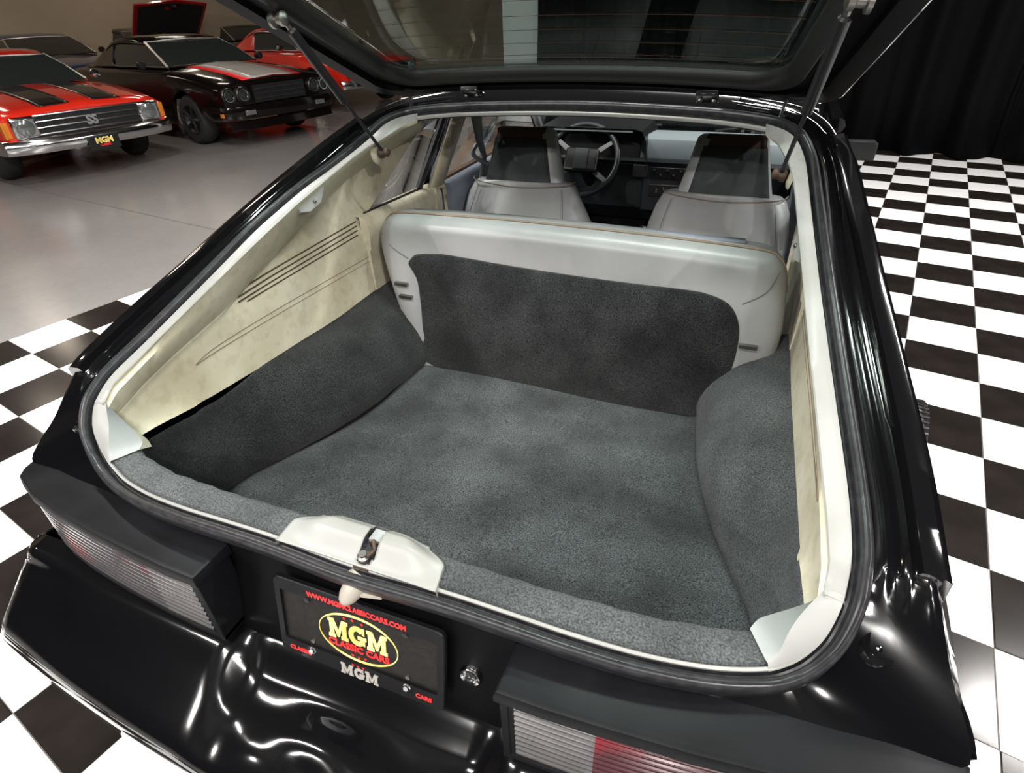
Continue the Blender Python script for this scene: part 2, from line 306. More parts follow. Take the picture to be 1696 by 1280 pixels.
def muscle(name, label, loc, rot, sc, paint, roofm=None, style='plain', rim='rim', group='cars parked along the far side of the hall', glass=True):
    t = thing(name, label, 'car', (*loc, 0), rot, group, (sc, sc, sc), local=True)
    bs = [0, .03, .08, .2, .35, .5, .58, .66, .78, .95, 1.12, 1.24, 1.32, 1.42, 1.6, 1.9, 2.3, 2.8, 3.2, 3.4, 3.46, 3.54, 3.66, 3.83, 4.0, 4.12, 4.2, 4.3, 4.5, 4.75, 4.9, 4.95]
    rows = []
    for b in bs:
        hw = halfw(b); zb = .24 + (.15 if b < .1 else .10 * sstep(.62, .45, b))
        for bc in (.95, 3.83):
            d = abs(b - bc)
            if d < .385: zb = max(zb, .33 + math.sqrt(.385 ** 2 - d * d))
        half = [(hw * .93, zb), (hw * .985, max(zb + .01, .40)), (hw, max(zb + .02, .58)), (hw * .99, .74), (hw * .955, hoodz(b, hw * .95) - .025), (hw * .90, hoodz(b, hw * .90)), (hw * .7, hoodz(b, hw * .7)), (hw * .45, hoodz(b, hw * .45)), (hw * .2, hoodz(b, .2)), (0, hoodz(b, 0) + (.012 if b < 1.5 else 0))]
        row = [(-b, y, z) for y, z in half] + [(-b, -y, z) for y, z in half[-2::-1]]
        rows.append(row)
    G().loft(rows, cap=True).mk('body', paint, t, ang=45)
    rm = roofm or paint
    # cabin: pillars and roof as a loft, panes set on it
    A = [(-1.52, .72, .975), (-2.22, .585, 1.29)]; 
    secs = [(-2.20, .60, 1.290), (-2.32, .612, 1.335), (-2.5, .62, 1.358), (-2.85, .62, 1.368), (-3.15, .61, 1.345), (-3.4, .605, 1.285), (-3.6, .605, 1.215), (-3.9, .64, 1.09), (-4.2, .68, .965)]
    rr = []
    for (x, hw, z) in secs:
        rr.append([(x, hw, z - .055), (x, hw * .96, z - .018), (x, hw * .6, z), (x, 0, z + .006), (x, -hw * .6, z), (x, -hw * .96, z - .018), (x, -hw, z - .055)])
    G().loft(rr).mk('roof', rm, t, ang=60)
    for s in (1, -1):
        G().loft([[(-3.2, s * .60, 1.26), (-3.55, s * .60, 1.175), (-3.9, s * .64, 1.035), (-4.2, s * .68, .93)], [(-3.05, s * .74, .965), (-3.4, s * .75, .96), (-3.8, s * .75, .955), (-4.25, s * .74, .94)]]).mk('rear_pillar', rm, t)
        G().loft([[(-1.56, s * .735, .97), (-3.1, s * .745, .965)], [(-2.2, s * .605, 1.255), (-3.16, s * .605, 1.265)]]).mk('side_window', 'carglass', t)
        G().tube(cat([(-2.2, s * .612, 1.262), (-2.7, s * .622, 1.285), (-3.14, s * .615, 1.268), (-3.20, s * .66, 1.15), (-3.11, s * .752, .975), (-2.4, s * .752, .972), (-1.56, s * .742, .975)], 4), .012, 6).mk('window_trim', 'brightmetal' if style in ('red_ss', 'blue', 'redplain') else 'blackplastic', t)
        G().tube([(-1.50, s * .735, .975), (-1.88, s * .665, 1.15), (-2.22, s * .60, 1.285)], .02, 6).mk('windshield_pillar', 'brightmetal' if style != 'hood_up' else rm, t)
    G().loft([[(-1.50, y, .985 + .012 * (1 - (y / .72) ** 2)) for y in (-.73, -.4, 0, .4, .73)], [(-1.86 + .0, y, 1.15 + .012) for y in (-.665, -.36, 0, .36, .665)], [(-2.21, y, 1.295) for y in (-.595, -.33, 0, .33, .595)]]).mk('windshield', 'carglass', t)
    G().tube([(-2.2, y, 1.30 - .02 * (abs(y) / .6) ** 2) for y in (-.6, -.3, 0, .3, .6)], .014, 6).mk('windshield_trim', 'brightmetal', t)
    G().box((-1.47, 0, .985), (.05, 1.4, .02)).mk('cowl', 'blackplastic', t)
    for y in (.80, -.80):
        wheel(t, -.95, y, rim); wheel(t, -3.83, y, rim)
    for s in (1, -1):
        m_ = G().lathe([(.0, -.07), (.055, -.06), (.06, 0), (.05, .03), (0, .035)], (-1.75, s * .98, 1.02), (1, 0, 0), 14).mk('door_mirror', 'chrome' if style in ('red_ss', 'redplain') else 'blackplastic', t)
    # hood cut line
    # front end
    def stripe(y0, y1, b0, b1, m, lift=.006, nm='hood_stripe'):
        n = 16; rws = []
        for k in range(n + 1):
            b = b0 + (b1 - b0) * k / n
            row = []
            for q in range(7):
                y = y0 + (y1 - y0) * q / 6; row.append((-b, y, bodytop(b, y) + lift))
            rws.append(row)
        solid(G().loft(rws).mk(nm, m, t), .003)
    def bodytop(b, y):
        hw = halfw(b); y = abs(y); ks = [(0, hoodz(b, 0) + (.012 if b < 1.5 else 0)), (hw * .2, hoodz(b, .2)), (hw * .45, hoodz(b, hw * .45)), (hw * .7, hoodz(b, hw * .7)), (hw * .9, hoodz(b, hw * .9))]
        return interp(ks, y)
    if style == 'red_ss':
        for s in (1, -1): stripe(s * .13, s * .47, .07, 1.44, 'stripe')
        g = G(); g.box((.005, 0, .655), (.05, 1.18, .22)); gr = g.mk('grille', 'blackplastic', t)
        for z in (.565, .635, .70, .765): G().tube([(.035, -.6, z), (.035, .6, z)], .011, 6).mk('grille_bar', 'chrome', gr)
        g = G()
        for s in (1, -1):
            h = bevel(G().box((.015, s * .715, .655), (.06, .27, .23)).mk('headlight', 'chrome', t), .03)
            G().lathe([(0, .045), (.05, .042), (.085, .03), (.095, .012), (.095, 0)], (.03, s * .715, .655), (1, 0, 0), 20).mk('headlight_lens', 'headlight', h)
            bevel(G().box((-.05, s * .915, .64), (.10, .03, .18)).mk('side_marker', 'amber', t), .01)
            bevel(G().box((-.005, s * .885, .645), (.03, .045, .17)).mk('parking_lamp', 'amber', t), .01)
        rows = []
        for y in (-.99, -.975, -.9, -.7, -.35, 0, .35, .7, .9, .975, .99):
            xo = .13 - .16 * (abs(y) / .97) ** 4 - (.42 if abs(y) > .98 else 0)
            rows.append([(xo - .10, y, .37), (xo - .015, y, .375), (xo + .01, y, .42), (xo + .015, y, .47), (xo - .01, y, .525), (xo - .06, y, .54), (xo - .12, y, .54)])
        G().loft(rows).mk('front_bumper', 'chrome', t, ang=50)
        pl = bevel(G().box((.155, 0, .40), (.02, .36, .17)).mk('license_plate', 'blackplastic', t), .01)
        text('MGM', .09, 'gold', pl, Matrix(((0, 0, 1, .168), (1, 0, 0, 0), (0, 1, 0, .395), (0, 0, 0, 1))), nm='plate_lettering', off=.004)
        text('CLASSIC', .035, 'redprint', pl, Matrix(((0, 0, 1, .168), (1, 0, 0, 0), (0, 1, 0, .36), (0, 0, 0, 1))), nm='plate_lettering', off=.002)
        text('SS', .14, 'chrome', gr, Matrix(((0, 0, 1, .05), (1, 0, 0, 0), (0, 1, 0, .605), (0, 0, 0, 1))), nm='emblem', off=.006)
    elif style == 'black':
        stripe(-.50, .50, .07, 1.44, 'redprint', .005, 'stripe_border'); stripe(-.38, .38, .07, 1.44, 'silver', .009)
        gr = G().box((.0, 0, .66), (.05, .86, .22)).mk('grille', 'blackplastic', t)
        for z in (.60, .66, .72): G().tube([(.03, -.42, z), (.03, .42, z)], .006, 6).mk('grille_bar', 'interior', gr)
        for y in (-.80, -.60, .60, .80):
            h = G().lathe([(.105, -.03), (.105, .035), (.095, .045), (.085, .03)], (.0 - .03 * (abs(y) > .7), y, .67), (1, 0, 0), 24).mk('headlight', 'rimdark', t)
            G().lathe([(.082, .028), (.078, .045), (.066, .045), (.066, .03)], (.0 - .03 * (abs(y) > .7), y, .67), (1, 0, 0), 24).mk('headlight_ring', 'chrome', h)
            G().lathe([(.066, .02), (.05, .04), (0, .048)], (.0 - .03 * (abs(y) > .7), y, .67), (1, 0, 0), 20).mk('headlight_lens', 'carglass', h)
        rows = []
        for y in (-.98, -.955, -.9, -.7, -.35, 0, .35, .7, .9, .955, .98):
            xo = .11 - .15 * (abs(y) / .97) ** 4 - (.2 if abs(y) > .97 else 0)
            rows.append([(xo - .1, y, .36), (xo - .01, y, .37), (xo + .01, y, .45), (xo - .01, y, .53), (xo - .1, y, .54)])
        G().loft(rows).mk('front_bumper', 'blackcar', t, ang=50)
        for s in (1, -1): bevel(G().box((.105, s * .60, .45), (.03, .16, .06)).mk('parking_lamp', 'headlight', t), .008)
        rows = [[(.05 - .1 * (abs(y) / .9) ** 3, y, .35), (.10 - .1 * (abs(y) / .9) ** 3, y, .24), (.02 - .1 * (abs(y) / .9) ** 3, y, .22)] for y in (-.88, -.5, 0, .5, .88)]
        G().loft(rows).mk('chin_spoiler', 'blackcar', t)
        bevel(G().box((-.06, -.95, .44), (.12, .02, .05)).mk('side_marker', 'amber', t), .005)
    else:
        gr = G().box((.0, 0, .66), (.04, 1.7, .2)).mk('grille', 'blackplastic', t)
        for y in (-.74, .74):
            G().lathe([(.10, -.02), (.10, .03), (.08, .045), (0, .05)], (.01, y, .66), (1, 0, 0), 20).mk('headlight', 'headlight', t)
        rows = []
        for y in (-.97, -.9, -.5, 0, .5, .9, .97):
            xo = .10 - .13 * (abs(y) / .97) ** 4
            rows.append([(xo - .1, y, .38), (xo, y, .39), (xo + .01, y, .46), (xo - .02, y, .53), (xo - .1, y, .54)])
        G().loft(rows).mk('front_bumper', 'chrome' if style != 'dark' else 'blackcar', t, ang=50)
    if style == 'hood_up':
        g = G(); top = [(-1.42, .80, 1.02), (-1.42, -.80, 1.02), (-.62, -.85, 1.78), (-.50, 0, 1.86), (-.62, .85, 1.78)]
        nrm = Vector((.62, 0, -.58)).normalized() * -.04
        lid = g.prism(top, nrm).mk('raised_hood', paint, t, smooth=False)
        q = [Vector(p) for p in top]; cen = sum(q, Vector()) / 5
        G().prism([cen + (p - cen) * .90 - nrm * .12 for p in q], -nrm * .35).mk('hood_underside', 'interior', lid, smooth=False)
        G().lathe([(.0, 0), (.04, .01), (.05, .05), (0, .06)], (-.60, 0, 1.77), (.7, 0, -.6), 10).mk('hood_latch', 'chrome', lid)
        G().box((-.75, 0, .955), (1.2, 1.3, .05)).mk('engine_bay', 'interior', t)
    return t
def text(s, size, m, parent, mtx, nm='lettering', off=0., ext=.0012, align='CENTER', spacing=1.0, xs=1.0):
    cu = bpy.data.curves.new('tmp_text', 'FONT'); cu.body = s; cu.size = size; cu.align_x = align; cu.offset = off; cu.extrude = ext; cu.space_character = spacing; cu.resolution_u = 3
    o = bpy.data.objects.new('tmp_text', cu); COL.objects.link(o); dg = bpy.context.evaluated_depsgraph_get(); dg.update()
    me = bpy.data.meshes.new_from_object(o.evaluated_get(dg)); bpy.data.objects.remove(o); bpy.data.curves.remove(cu)
    for v in me.vertices: v.co = mtx @ Vector((v.co.x * xs, v.co.y, v.co.z))
    me.name = nm; me.materials.clear(); me.materials.append(M[m] if isinstance(m, str) else m)
    ob = bpy.data.objects.new(nm, me); COL.objects.link(ob); attach(ob, parent); return ob
muscle('muscle_car', 'bright red muscle car with twin black hood stripes and chrome bumper, nose towards the camera', (-6.50, 4.365), -.233, .90, 'red', style='red_ss', rim='rimdark')
muscle('muscle_car', 'black muscle car with wide silver hood stripe edged in red, four round headlights', (-5.766, 6.631), -.243, .947, 'blackcar', style='black', rim='rimdark')
muscle('muscle_car', 'red coupe with polished wheels parked beyond the black striped car', (-6.05, 9.75), -.30, .95, 'red', style='redplain')
muscle('muscle_car', 'blue car with dark windshield behind the red striped car', (-11.3, 8.15), -.25, .97, 'blue', style='blue', rim='rimdark')
muscle('muscle_car', 'dark red car with black roof and raised hood behind the black car', (-11.6, 11.0), -.25, .98, 'redd', roofm='greyc', style='hood_up')
muscle('muscle_car', 'charcoal car with chrome windshield trim behind the red coupe', (-11.4, 13.9), -.25, .97, 'greyc', style='dark', rim='rimdark')
# ================================================================== the open hatchback
car = thing('hatchback_car', 'glossy black three-door hatchback with its tailgate raised, seen from behind on checkered tiles', 'car', (0, 1.9, 0))
# edge of the tailgate opening (right half), from the roof centre round to the centre of the rear lip, paired with the outer body edge
IO = [((.545, 1.10, 1.226), (.632, 1.13, 1.228)), ((.565, 1.053, 1.20), (.640, 1.06, 1.21)), ((.574, .984, 1.179), (.655, .98, 1.186)), ((.582, .87, 1.152), (.668, .86, 1.15)),
      ((.589, .763, 1.129), (.680, .76, 1.118)), ((.598, .667, 1.101), (.690, .677, 1.09)), ((.608, .58, 1.072), (.703, .59, 1.058)), ((.627, .46, 1.02), (.722, .465, 1.01)),
      ((.643, .359, .977), (.737, .36, .972)), ((.658, .261, .936), (.748, .265, .937)), ((.663, .19, .912), (.755, .185, .905)), ((.662, .155, .898), (.766, .14, .872)),
      ((.657, .118, .877), (.785, .10, .82)), ((.646, .090, .845), (.812, .052, .752)), ((.631, .076, .816), (.74, .038, .747)), ((.612, .066, .795), (.67, .032, .746)),
      ((.583, .054, .784), (.60, .028, .745)), ((.52, .033, .785), (.52, .021, .745)), ((.438, .017, .791), (.44, .014, .745)), ((.345, .010, .796), (.345, .010, .745)), ((.262, .009, .799), (.262, .008, .745))]
ROOF = [(0, 1.228, 1.262), (.2, 1.222, 1.259), (.36, 1.207, 1.254), (.474, 1.172, 1.247), (.517, 1.137, 1.240)]
LIP = [(.15, .007, .803), (0, .0, .805)]
half = [Vector(p) for p in ROOF] + [Vector(a) for a, b in IO] + [Vector(p) for p in LIP]
loop = half + [mirx(p, -1) for p in half[-2:0:-1]]
ring = cat(loop, 5, closed=True)
NRM = Vector((0, -.36, .93)).normalized(); CEN = Vector((0, .6, 1.03))
def frames(path, closed=True):
    out = []; N = len(path)
    for i, p in enumerate(path):
        t = (path[(i + 1) % N] - path[(i - 1) % N]).normalized()
        o = t.cross(NRM).normalized()
        if o.dot(p - CEN) < 0: o = -o
        n = t.cross(o).normalized()
        if n.dot(NRM) < 0: n = -n
        out.append((p, o, n))
    return out
FR = frames(ring)
def sweep(prof, name, m, parent, fr=FR, closed=True, **k):
    return G().loft([[p + o * a + n * b for a, b in prof] for p, o, n in fr], cu=closed).mk(name, m, parent, **k)
sl = sweep([(0, -.025), (.001, -.004), (.004, -.010), (.007, -.010), (.0085, .002), (.012, .0085), (.0165, .010), (.021, .0080), (.0245, .002), (.025, -.008), (.025, -.03)], 'weather_strip', 'rubber', car, ang=50)
sweep([(.0150, .0098), (.0165, .0112), (.0180, .0096)], 'seam_line', 'rubber', sl)
# ---- body strip between the seal and the outer edge, with two pressed ridges
RP = [(Vector((.36, 1.207, 1.254)), Vector((.40, 1.287, 1.288))), (Vector((.474, 1.172, 1.247)), Vector((.545, 1.262, 1.270))), (Vector((.517, 1.137, 1.240)), Vector((.605, 1.205, 1.250)))]
IO[13] = (IO[13][0], (.815, .040, .750))
def strip_rows(s):
    I = cat([a for a, b in RP + IO], 5); O = cat([b for a, b in RP + IO], 5); rows = []
    for i, (a, b) in enumerate(zip(I, O)):
        t = (I[min(i + 1, len(I) - 1)] - I[max(i - 1, 0)]).normalized(); d = (b - a); row = []
        n = t.cross(d).normalized()
        if n.z < 0: n = -n
        if a.y < .06: n = Vector((0, -1, 0))
        u = i / (len(I) - 1); k = sstep(.64, .57, u)
        L = d.length; st = min(.023 / L, .6)
        q = a + d * st - n * .015
        for (f, h) in ((0, 0), (.08, .002), (.16, .012), (.22, .014), (.30, .006), (.42, .002), (.50, .011), (.58, .012), (.66, .006), (.80, .012), (.92, .010), (1.0, 0)):
            row.append(mirx(a + d * (st + (1 - st) * f) + n * (h * k - .010 * (1 - f)), s))
        rows.append(row)
    return rows, O
for s in (1, -1):
    rows, O = strip_rows(s)
    qp = G().loft(rows).mk('quarter_panel', 'paint', car, ang=60)
    # flank below the outer edge down to the sill, with the wheel arch
    fl = []
    O2 = [p for p in O if p.z > .74 and p.x > .62]
    k0 = max(range(len(O2)), key=lambda i: O2[i].x); O2 = O2[:k0 + 1]
    O2 = [Vector((.63, 1.25, 1.235))] + O2
    ys = []
    for p in O2:
        zb = .21; d = abs(p.y - .86)
        if d < .36: zb = .30 + math.sqrt(.36 ** 2 - d * d)
        if p.y < .25: zb = .30
        bz = min(interp([(.05, .740), (.07, .775), (.16, .80), (.3, .82), (.41, .842), (.54, .856), (.66, .862), (.88, .875), (1.2, .885)], p.y), p.z - .006); bx = max(.800, p.x + .004)
        row = [p, p.lerp(Vector((bx - .012, p.y, bz + .004)), .5) + Vector((.012, 0, 0)), Vector((bx - .004, p.y, bz + .003)), Vector((bx, p.y, bz - .01))]
        for f, xx in ((.12, .818), (.3, .832), (.5, .836), (.75, .83), (1, .80)): row.append(Vector((xx, p.y, bz - .01 + (zb - bz + .01) * f)))
        fl.append([mirx(v, s) for v in row])
    G().loft(fl).mk('quarter_flank', 'paint', qp, ang=50)
    # black side-window moulding on the outer half of the strip, stopping short of the corner
    I = cat([a for a, b in IO], 5); O_ = cat([b for a, b in IO], 5); mr = []
    for a, b in zip(I, O_):
        if b.y > 1.12 or b.y < .158 or b.x < .63: continue
        d = b - a; nn = Vector((.25, -.3, .92)).normalized()
        mr.append([mirx(a + d * .70 + nn * .004, s), mirx(a + d * .73 + nn * .019, s), mirx(a + d * .95 + nn * .022, s), mirx(b + nn * .016 + Vector((.006, 0, 0)), s), mirx(b + Vector((.014, 0, -.03)), s)])
    G().loft(mr, cap=True).mk('window_moulding', 'paint', qp, ang=40)
# rubber bump stops at the rear corners
for s in (1, -1):
    c = mirx((.704, .105, .826), s); ax = mirx((.25, -.55, .75), s)
    b_ = G().lathe([(.0, -.01), (.024, -.004), (.024, .004), (.020, .010), (.012, .008), (.010, .004), (.006, .004), (.0045, .009), (0, .010)], c, ax, 24).mk('bump_stop', 'paint', car)
# ---- roof, header channel and rest of the body shell
rr = []
for k, (y, z0, hw) in enumerate(((1.262, 1.262, .60), (1.272, 1.288, .605), (1.30, 1.298, .61), (1.55, 1.315, .625), (1.9, 1.315, .625), (2.2, 1.295, .61), (2.36, 1.268, .595))):
    rr.append([(x * hw, y + (.03 * (1 - x * x) if y < 1.32 else 0), z0 - .022 * abs(x) ** 2.5 - (.035 if abs(x) == 1 else 0)) for x in (-1, -.97, -.85, -.6, -.3, 0, .3, .6, .85, .97, 1)])
solid(G().loft(rr).mk('roof', 'paint', car, ang=50), .012)
# gutter between roof edge and seal
fr_roof = [f for f in FR if f[0].y > 1.08]
i0 = max(range(len(FR)), key=lambda i: (FR[i][0].x if FR[i][0].y > 1.08 else -9))
seq = sorted([f for f in FR if f[0].y > 1.10], key=lambda f: -math.atan2(f[0].y - .9, f[0].x))
seq2 = [f for f in seq if abs(f[0].x) < .40]
G().loft([[p + o * .03 + n * -.012, p + o * .042 + n * .002, p + o * .060 + n * .006, p + o * .075 + n * .020, p + o * .10 + n * .018] for p, o, n in seq2]).mk('roof_gutter', 'paint', car, ang=70)
# hood, fenders, nose
def sidez(y): return interp([(1.2, .885), (2.8, .885), (3.2, .87), (4.0, .74), (4.15, .70)], y)
for s in (1, -1):
    rws = []
    for y in (2.78, 2.9, 3.0, 3.08, 3.2, 3.35, 3.5, 3.62, 3.7, 3.85, 4.0, 4.1, 4.16):
        zt = sidez(y); zb = .21; d = abs(y - 3.31)
        if d < .36: zb = .30 + math.sqrt(.36 ** 2 - d * d)
        if y > 4: zb = .32
        hx = .82 - .09 * sstep(3.9, 4.2, y)
        rws.append([mirx(v, s) for v in ((hx - .14, y, zt + .015), (hx - .02, y, zt), (hx + .012, y, zt - .04), (hx + .018, y, zt + (zb - zt) * .4), (hx + .01, y, zt + (zb - zt) * .75), (hx - .02, y, zb))])
    G().loft(rws).mk('front_fender', 'paint', car, ang=50)
    rws = [[mirx(v, s) for v in ((.80, y, .884), (.832, y, .865), (.84, y, .70), (.838, y, .5), (.82, y, .34), (.79, y, .21))] for y in (1.25, 1.27, 1.6, 2.0, 2.4, 2.78)]
    dr = G().loft(rws).mk('door', 'paint', car, ang=50)
    bevel(G().box(mirx((.842, 1.8, .80), s), (.012, .2, .045)).mk('door_handle', 'blackplastic', dr), .004)
hd = []
for y in (2.98, 3.2, 3.5, 3.8, 4.0, 4.1):
    hd.append([(x * .70, y, sidez(y) + .022 - .022 * abs(x) ** 3 + .015 * (1 - abs(x))) for x in (-1, -.9, -.6, -.3, 0, .3, .6, .9, 1)])
G().loft(hd).mk('hood', 'paint', car)
G().loft([[(x * (.83 - k * .02), 4.1 + dy - .05 * x * x, z) for x in (-1, -.8, -.5, 0, .5, .8, 1)] for k, (dy, z) in enumerate(((0, .735), (.05, .71), (.08, .6), (.14, .52), (.15, .38), (.08, .28)))]).mk('nose', 'paint', car)
# wheels
for s in (1, -1):
    for y in (.86, 3.31): wheel(car, s * .705, y, 'rim', .295, axle='x')
# floor pan closes the car from below
G().box((0, 1.75, .27), (1.5, 3.3, .03)).mk('floor_pan', 'interior', car, smooth=False)
G().box((0, .56, .468), (1.33, 1.02, .02)).mk('load_floor_panel', 'interior', car, smooth=False)
# fuel filler cap on the right flank
cap = G().lathe([(.068, -.02), (.069, .006), (.064, .020), (.055, .027), (.053, .022), (0, .024)], (.842, .70, .757), (1, 0, .12), 40).mk('fuel_cap', 'blackplastic', car)
g = G()
for k in range(40):
    a = k * 2 * math.pi / 40; g.box((.852, .70 + .068 * math.cos(a), .757 + .068 * math.sin(a)), (.018, .003, .003), Matrix.Rotation(a, 3, 'X'))
g.mk('grip_rib', 'blackplastic', cap, smooth=False)
# ---- rear panel, plate recess
pz = [(.80, .024), (.775, .012), (.745, .008), (.70, .008), (.64, -.004), (.58, -.018), (.545, -.024)]
G().loft([[(x, y, z) for x in (-.30, -.2, -.1, 0, .1, .2, .30)] for z, y in pz]).mk('rear_panel', 'innerpaint', car)
lockc = (.193, -.002, .636)
lk = G().lathe([(.019, -.01), (.019, .006), (.0165, .010), (.013, .008), (.012, .004), (0, .0035)], lockc, (0, -1, .12), 28).mk('hatch_lock', 'chrome', car)
G().box((.193, -.0075, .636), (.002, .004, .011)).mk('keyhole', 'interior', lk)
# ---- tail lamps
plan = [(.262, .006), (.262, -.072), (.33, -.071), (.40, -.067), (.52, -.058), (.64, -.044), (.72, -.030), (.768, -.014), (.800, .000), (.815, .020), (.821, .042), (.70, .046), (.55, .036), (.40, .024)]
def outline(ins, z, s, rear=0.):
    c = Vector((.55, 0, 0)); out = []
    for x, y in plan:
        xx = x + (ins if x < .3 else (-ins if x > .75 else 0)); yy = y + (ins if y < .0 else 0)
        out.append(mirx((xx, yy + rear, z), s))
    return out
for s in (1, -1):
    t_ = G().loft([outline(.004, .7185, s), outline(0, .723, s), outline(0, .736, s), outline(.003, .7425, s), outline(.010, .7455, s)], cv=True, cap=True).mk('tail_lamp', 'satin', car, ang=30)
    G().loft([outline(.012, .560, s), outline(.006, .566, s), outline(.006, .575, s), outline(.012, .5765, s)], cv=True, cap=True).mk('lower_rim', 'satin', t_, ang=30)
    G().loft([outline(.022, .57, s), outline(.022, .72, s)], cv=True).mk('lamp_housing', 'blackplastic', t_, ang=30)
    bevel(G().prism([mirx((.268, .004, .562), s), mirx((.268, -.066, .562), s), mirx((.268, -.068, .722), s), mirx((.268, .004, .722), s)], mirx((.012, 0, 0), s)).mk('end_panel', 'satin', t_), .002)
    bevel(G().prism([mirx((.270, -.062, .572), s), mirx((.288, -.064, .572), s), mirx((.288, -.066, .722), s), mirx((.270, -.066, .722), s)], (0, .012, 0)).mk('lens_frame', 'satin', t_), .002)
    # ribbed lens wraps round the outer end: clear inner section, red outer one
    pth = [Vector((x, y, 0)) for x, y in ((.288, -.060), (.40, -.056), (.52, -.047), (.64, -.033), (.72, -.019), (.762, -.005), (.788, .014), (.802, .034))]
    pth = cat(pth, 4)
    def ribbed(p0, nm, m):
        rows = []; NR = 10; prof = ((0, 0.), (.12, 0.), (.2, .0065), (.35, .0085), (.56, .009), (.77, .0085), (.92, .0065))
        for r_ in range(NR):
            for ph, d in prof:
                z = .5795 + (.715 - .5795) * (r_ + ph) / NR; rows.append([mirx((p.x, p.y - d + .003, z), s) for p in p0])
        G().loft(rows).mk(nm, m, t_, ang=25)
    ribbed(pth[:5], 'clear_lens', 'lens')
    ribbed(pth[4:], 'red_lens', 'lensred' if s > 0 else 'lensreflect')
# ---- bumper cover: slopes back below the lamps, moulded pocket under the plate
def bump_pt(x, q, s=1):
    ax = abs(x); e = -.228 + .065 * (ax / .84) ** 2.2
    prof = [(0.0, .553), (-.02, .551), (-.055, .547), (-.075, .540), (-.105, .522), (-.135, .501), (-.165, .480), (-.190, .462), (-.207, .447), (-.217, .430), (-.220, .405), (-.215, .33), (-.195, .22)]
    y, z = prof[q]; y = y * (e / -.220)
    if ax < .30:
        k = sstep(.285, .215, ax)
        z -= k * (.034 * math.exp(-((y + .080) / .045) ** 2) + .010 * sstep(-.02, -.06, y))
        z += k * .009 * math.exp(-((y + .125) / .035) ** 2) * math.cos(x * 21 + .5)
        z += k * .005 * math.exp(-((y + .175) / .03) ** 2) * math.sin(x * 33)
    else:
        z -= .02 * sstep(.60, .84, ax) * (q > 2)
    return Vector((x + math.copysign(.034 * sstep(.3, .82, ax), x), y, z))
def dense_q(x, n=4):
    pts = [bump_pt(x, q) for q in range(13)]
    return cat(pts, n)
xs = [i * .02 for i in range(-41, 42)]
rows = [dense_q(x) for x in xs]
def wrap(sg):     # rounded end, running forward along the flank
    out = []
    base = dense_q(.82)
    for k, (dx, fy) in enumerate(((.016, .012), (.026, .035), (.030, .08), (.028, .16), (.02, .28))):
        out.append([Vector((sg * (.854 + dx), p.y * (1 - sstep(0, .2, fy) * .85) + fy * sstep(0, -.1, p.y), p.z - (.012 if i < 12 else 0))) for i, p in enumerate(base)])
    return out
R_ = wrap(1); L_ = wrap(-1)
rows = L_[::-1] + rows + R_
G().loft(rows).mk('bumper_cover', 'paint', car, ang=60)
# ---- license plate in its frame
pl_o = Vector((0, -.022, .650)); pu = Vector((1, 0, 0)); pv = Vector((0, .199, .98)).normalized(); pn = pu.cross(pv)
def PM(x=0, y=0, z=0): return Matrix(((pu.x, pv.x, pn.x, pl_o.x + pu.x * x + pv.x * y + pn.x * z), (pu.y, pv.y, pn.y, pl_o.y + pu.y * x + pv.y * y + pn.y * z), (pu.z, pv.z, pn.z, pl_o.z + pu.z * x + pv.z * y + pn.z * z), (0, 0, 0, 1)))
def pp(x, y, z=0): return pl_o + pu * x + pv * y + pn * z
plate = G().prism([pp(-.15, -.074, -.001), pp(.15, -.074, -.001), pp(.15, .074, -.001), pp(-.15, .074, -.001)], pn * .002).mk('license_plate', 'plate', car, smooth=False)
def rrect(x0, y0, x1, y1, r, n=5):
    out = []
    for cx, cy, a0 in ((x1 - r, y1 - r, 0), (x0 + r, y1 - r, 90), (x0 + r, y0 + r, 180), (x1 - r, y0 + r, 270)):
        for k in range(n + 1):
            a = math.radians(a0 + 90 * k / n); out.append((cx + r * math.cos(a), cy + r * math.sin(a)))
    return out
po = rrect(-.159, -.083, .159, .081, .012); pi_ = rrect(-.1455, -.050, .1455, .056, .003)
pf = G().loft([[pp(x, y, -.003) for x, y in po], [pp(x, y, .004) for x, y in po], [pp(x * .99, y * .985, .006) for x, y in po], [pp(x * 1.006, y * 1.01, .006) for x, y in pi_], [pp(x, y, .0012) for x, y in pi_]], cv=True).mk('plate_frame', 'satin', plate, ang=30)
# oval emblem ring, thick at top and bottom
rows = []
for k in range(72):
    a = 2 * math.pi * k / 72; w = .0014 + .0026 * abs(math.sin(a)) ** 2
    A_, B_ = .0755, .0485
    rows.append([pp(A_ * math.cos(a), B_ * math.sin(a), .0014), pp(A_ * math.cos(a), B_ * math.sin(a), .0026), pp((A_ - w) * math.cos(a), (B_ - w) * math.sin(a), .0026), pp((A_ - w) * math.cos(a), (B_ - w) * math.sin(a), .0014)])
G().loft(rows, cu=True).mk('emblem_ring', 'gold', plate)
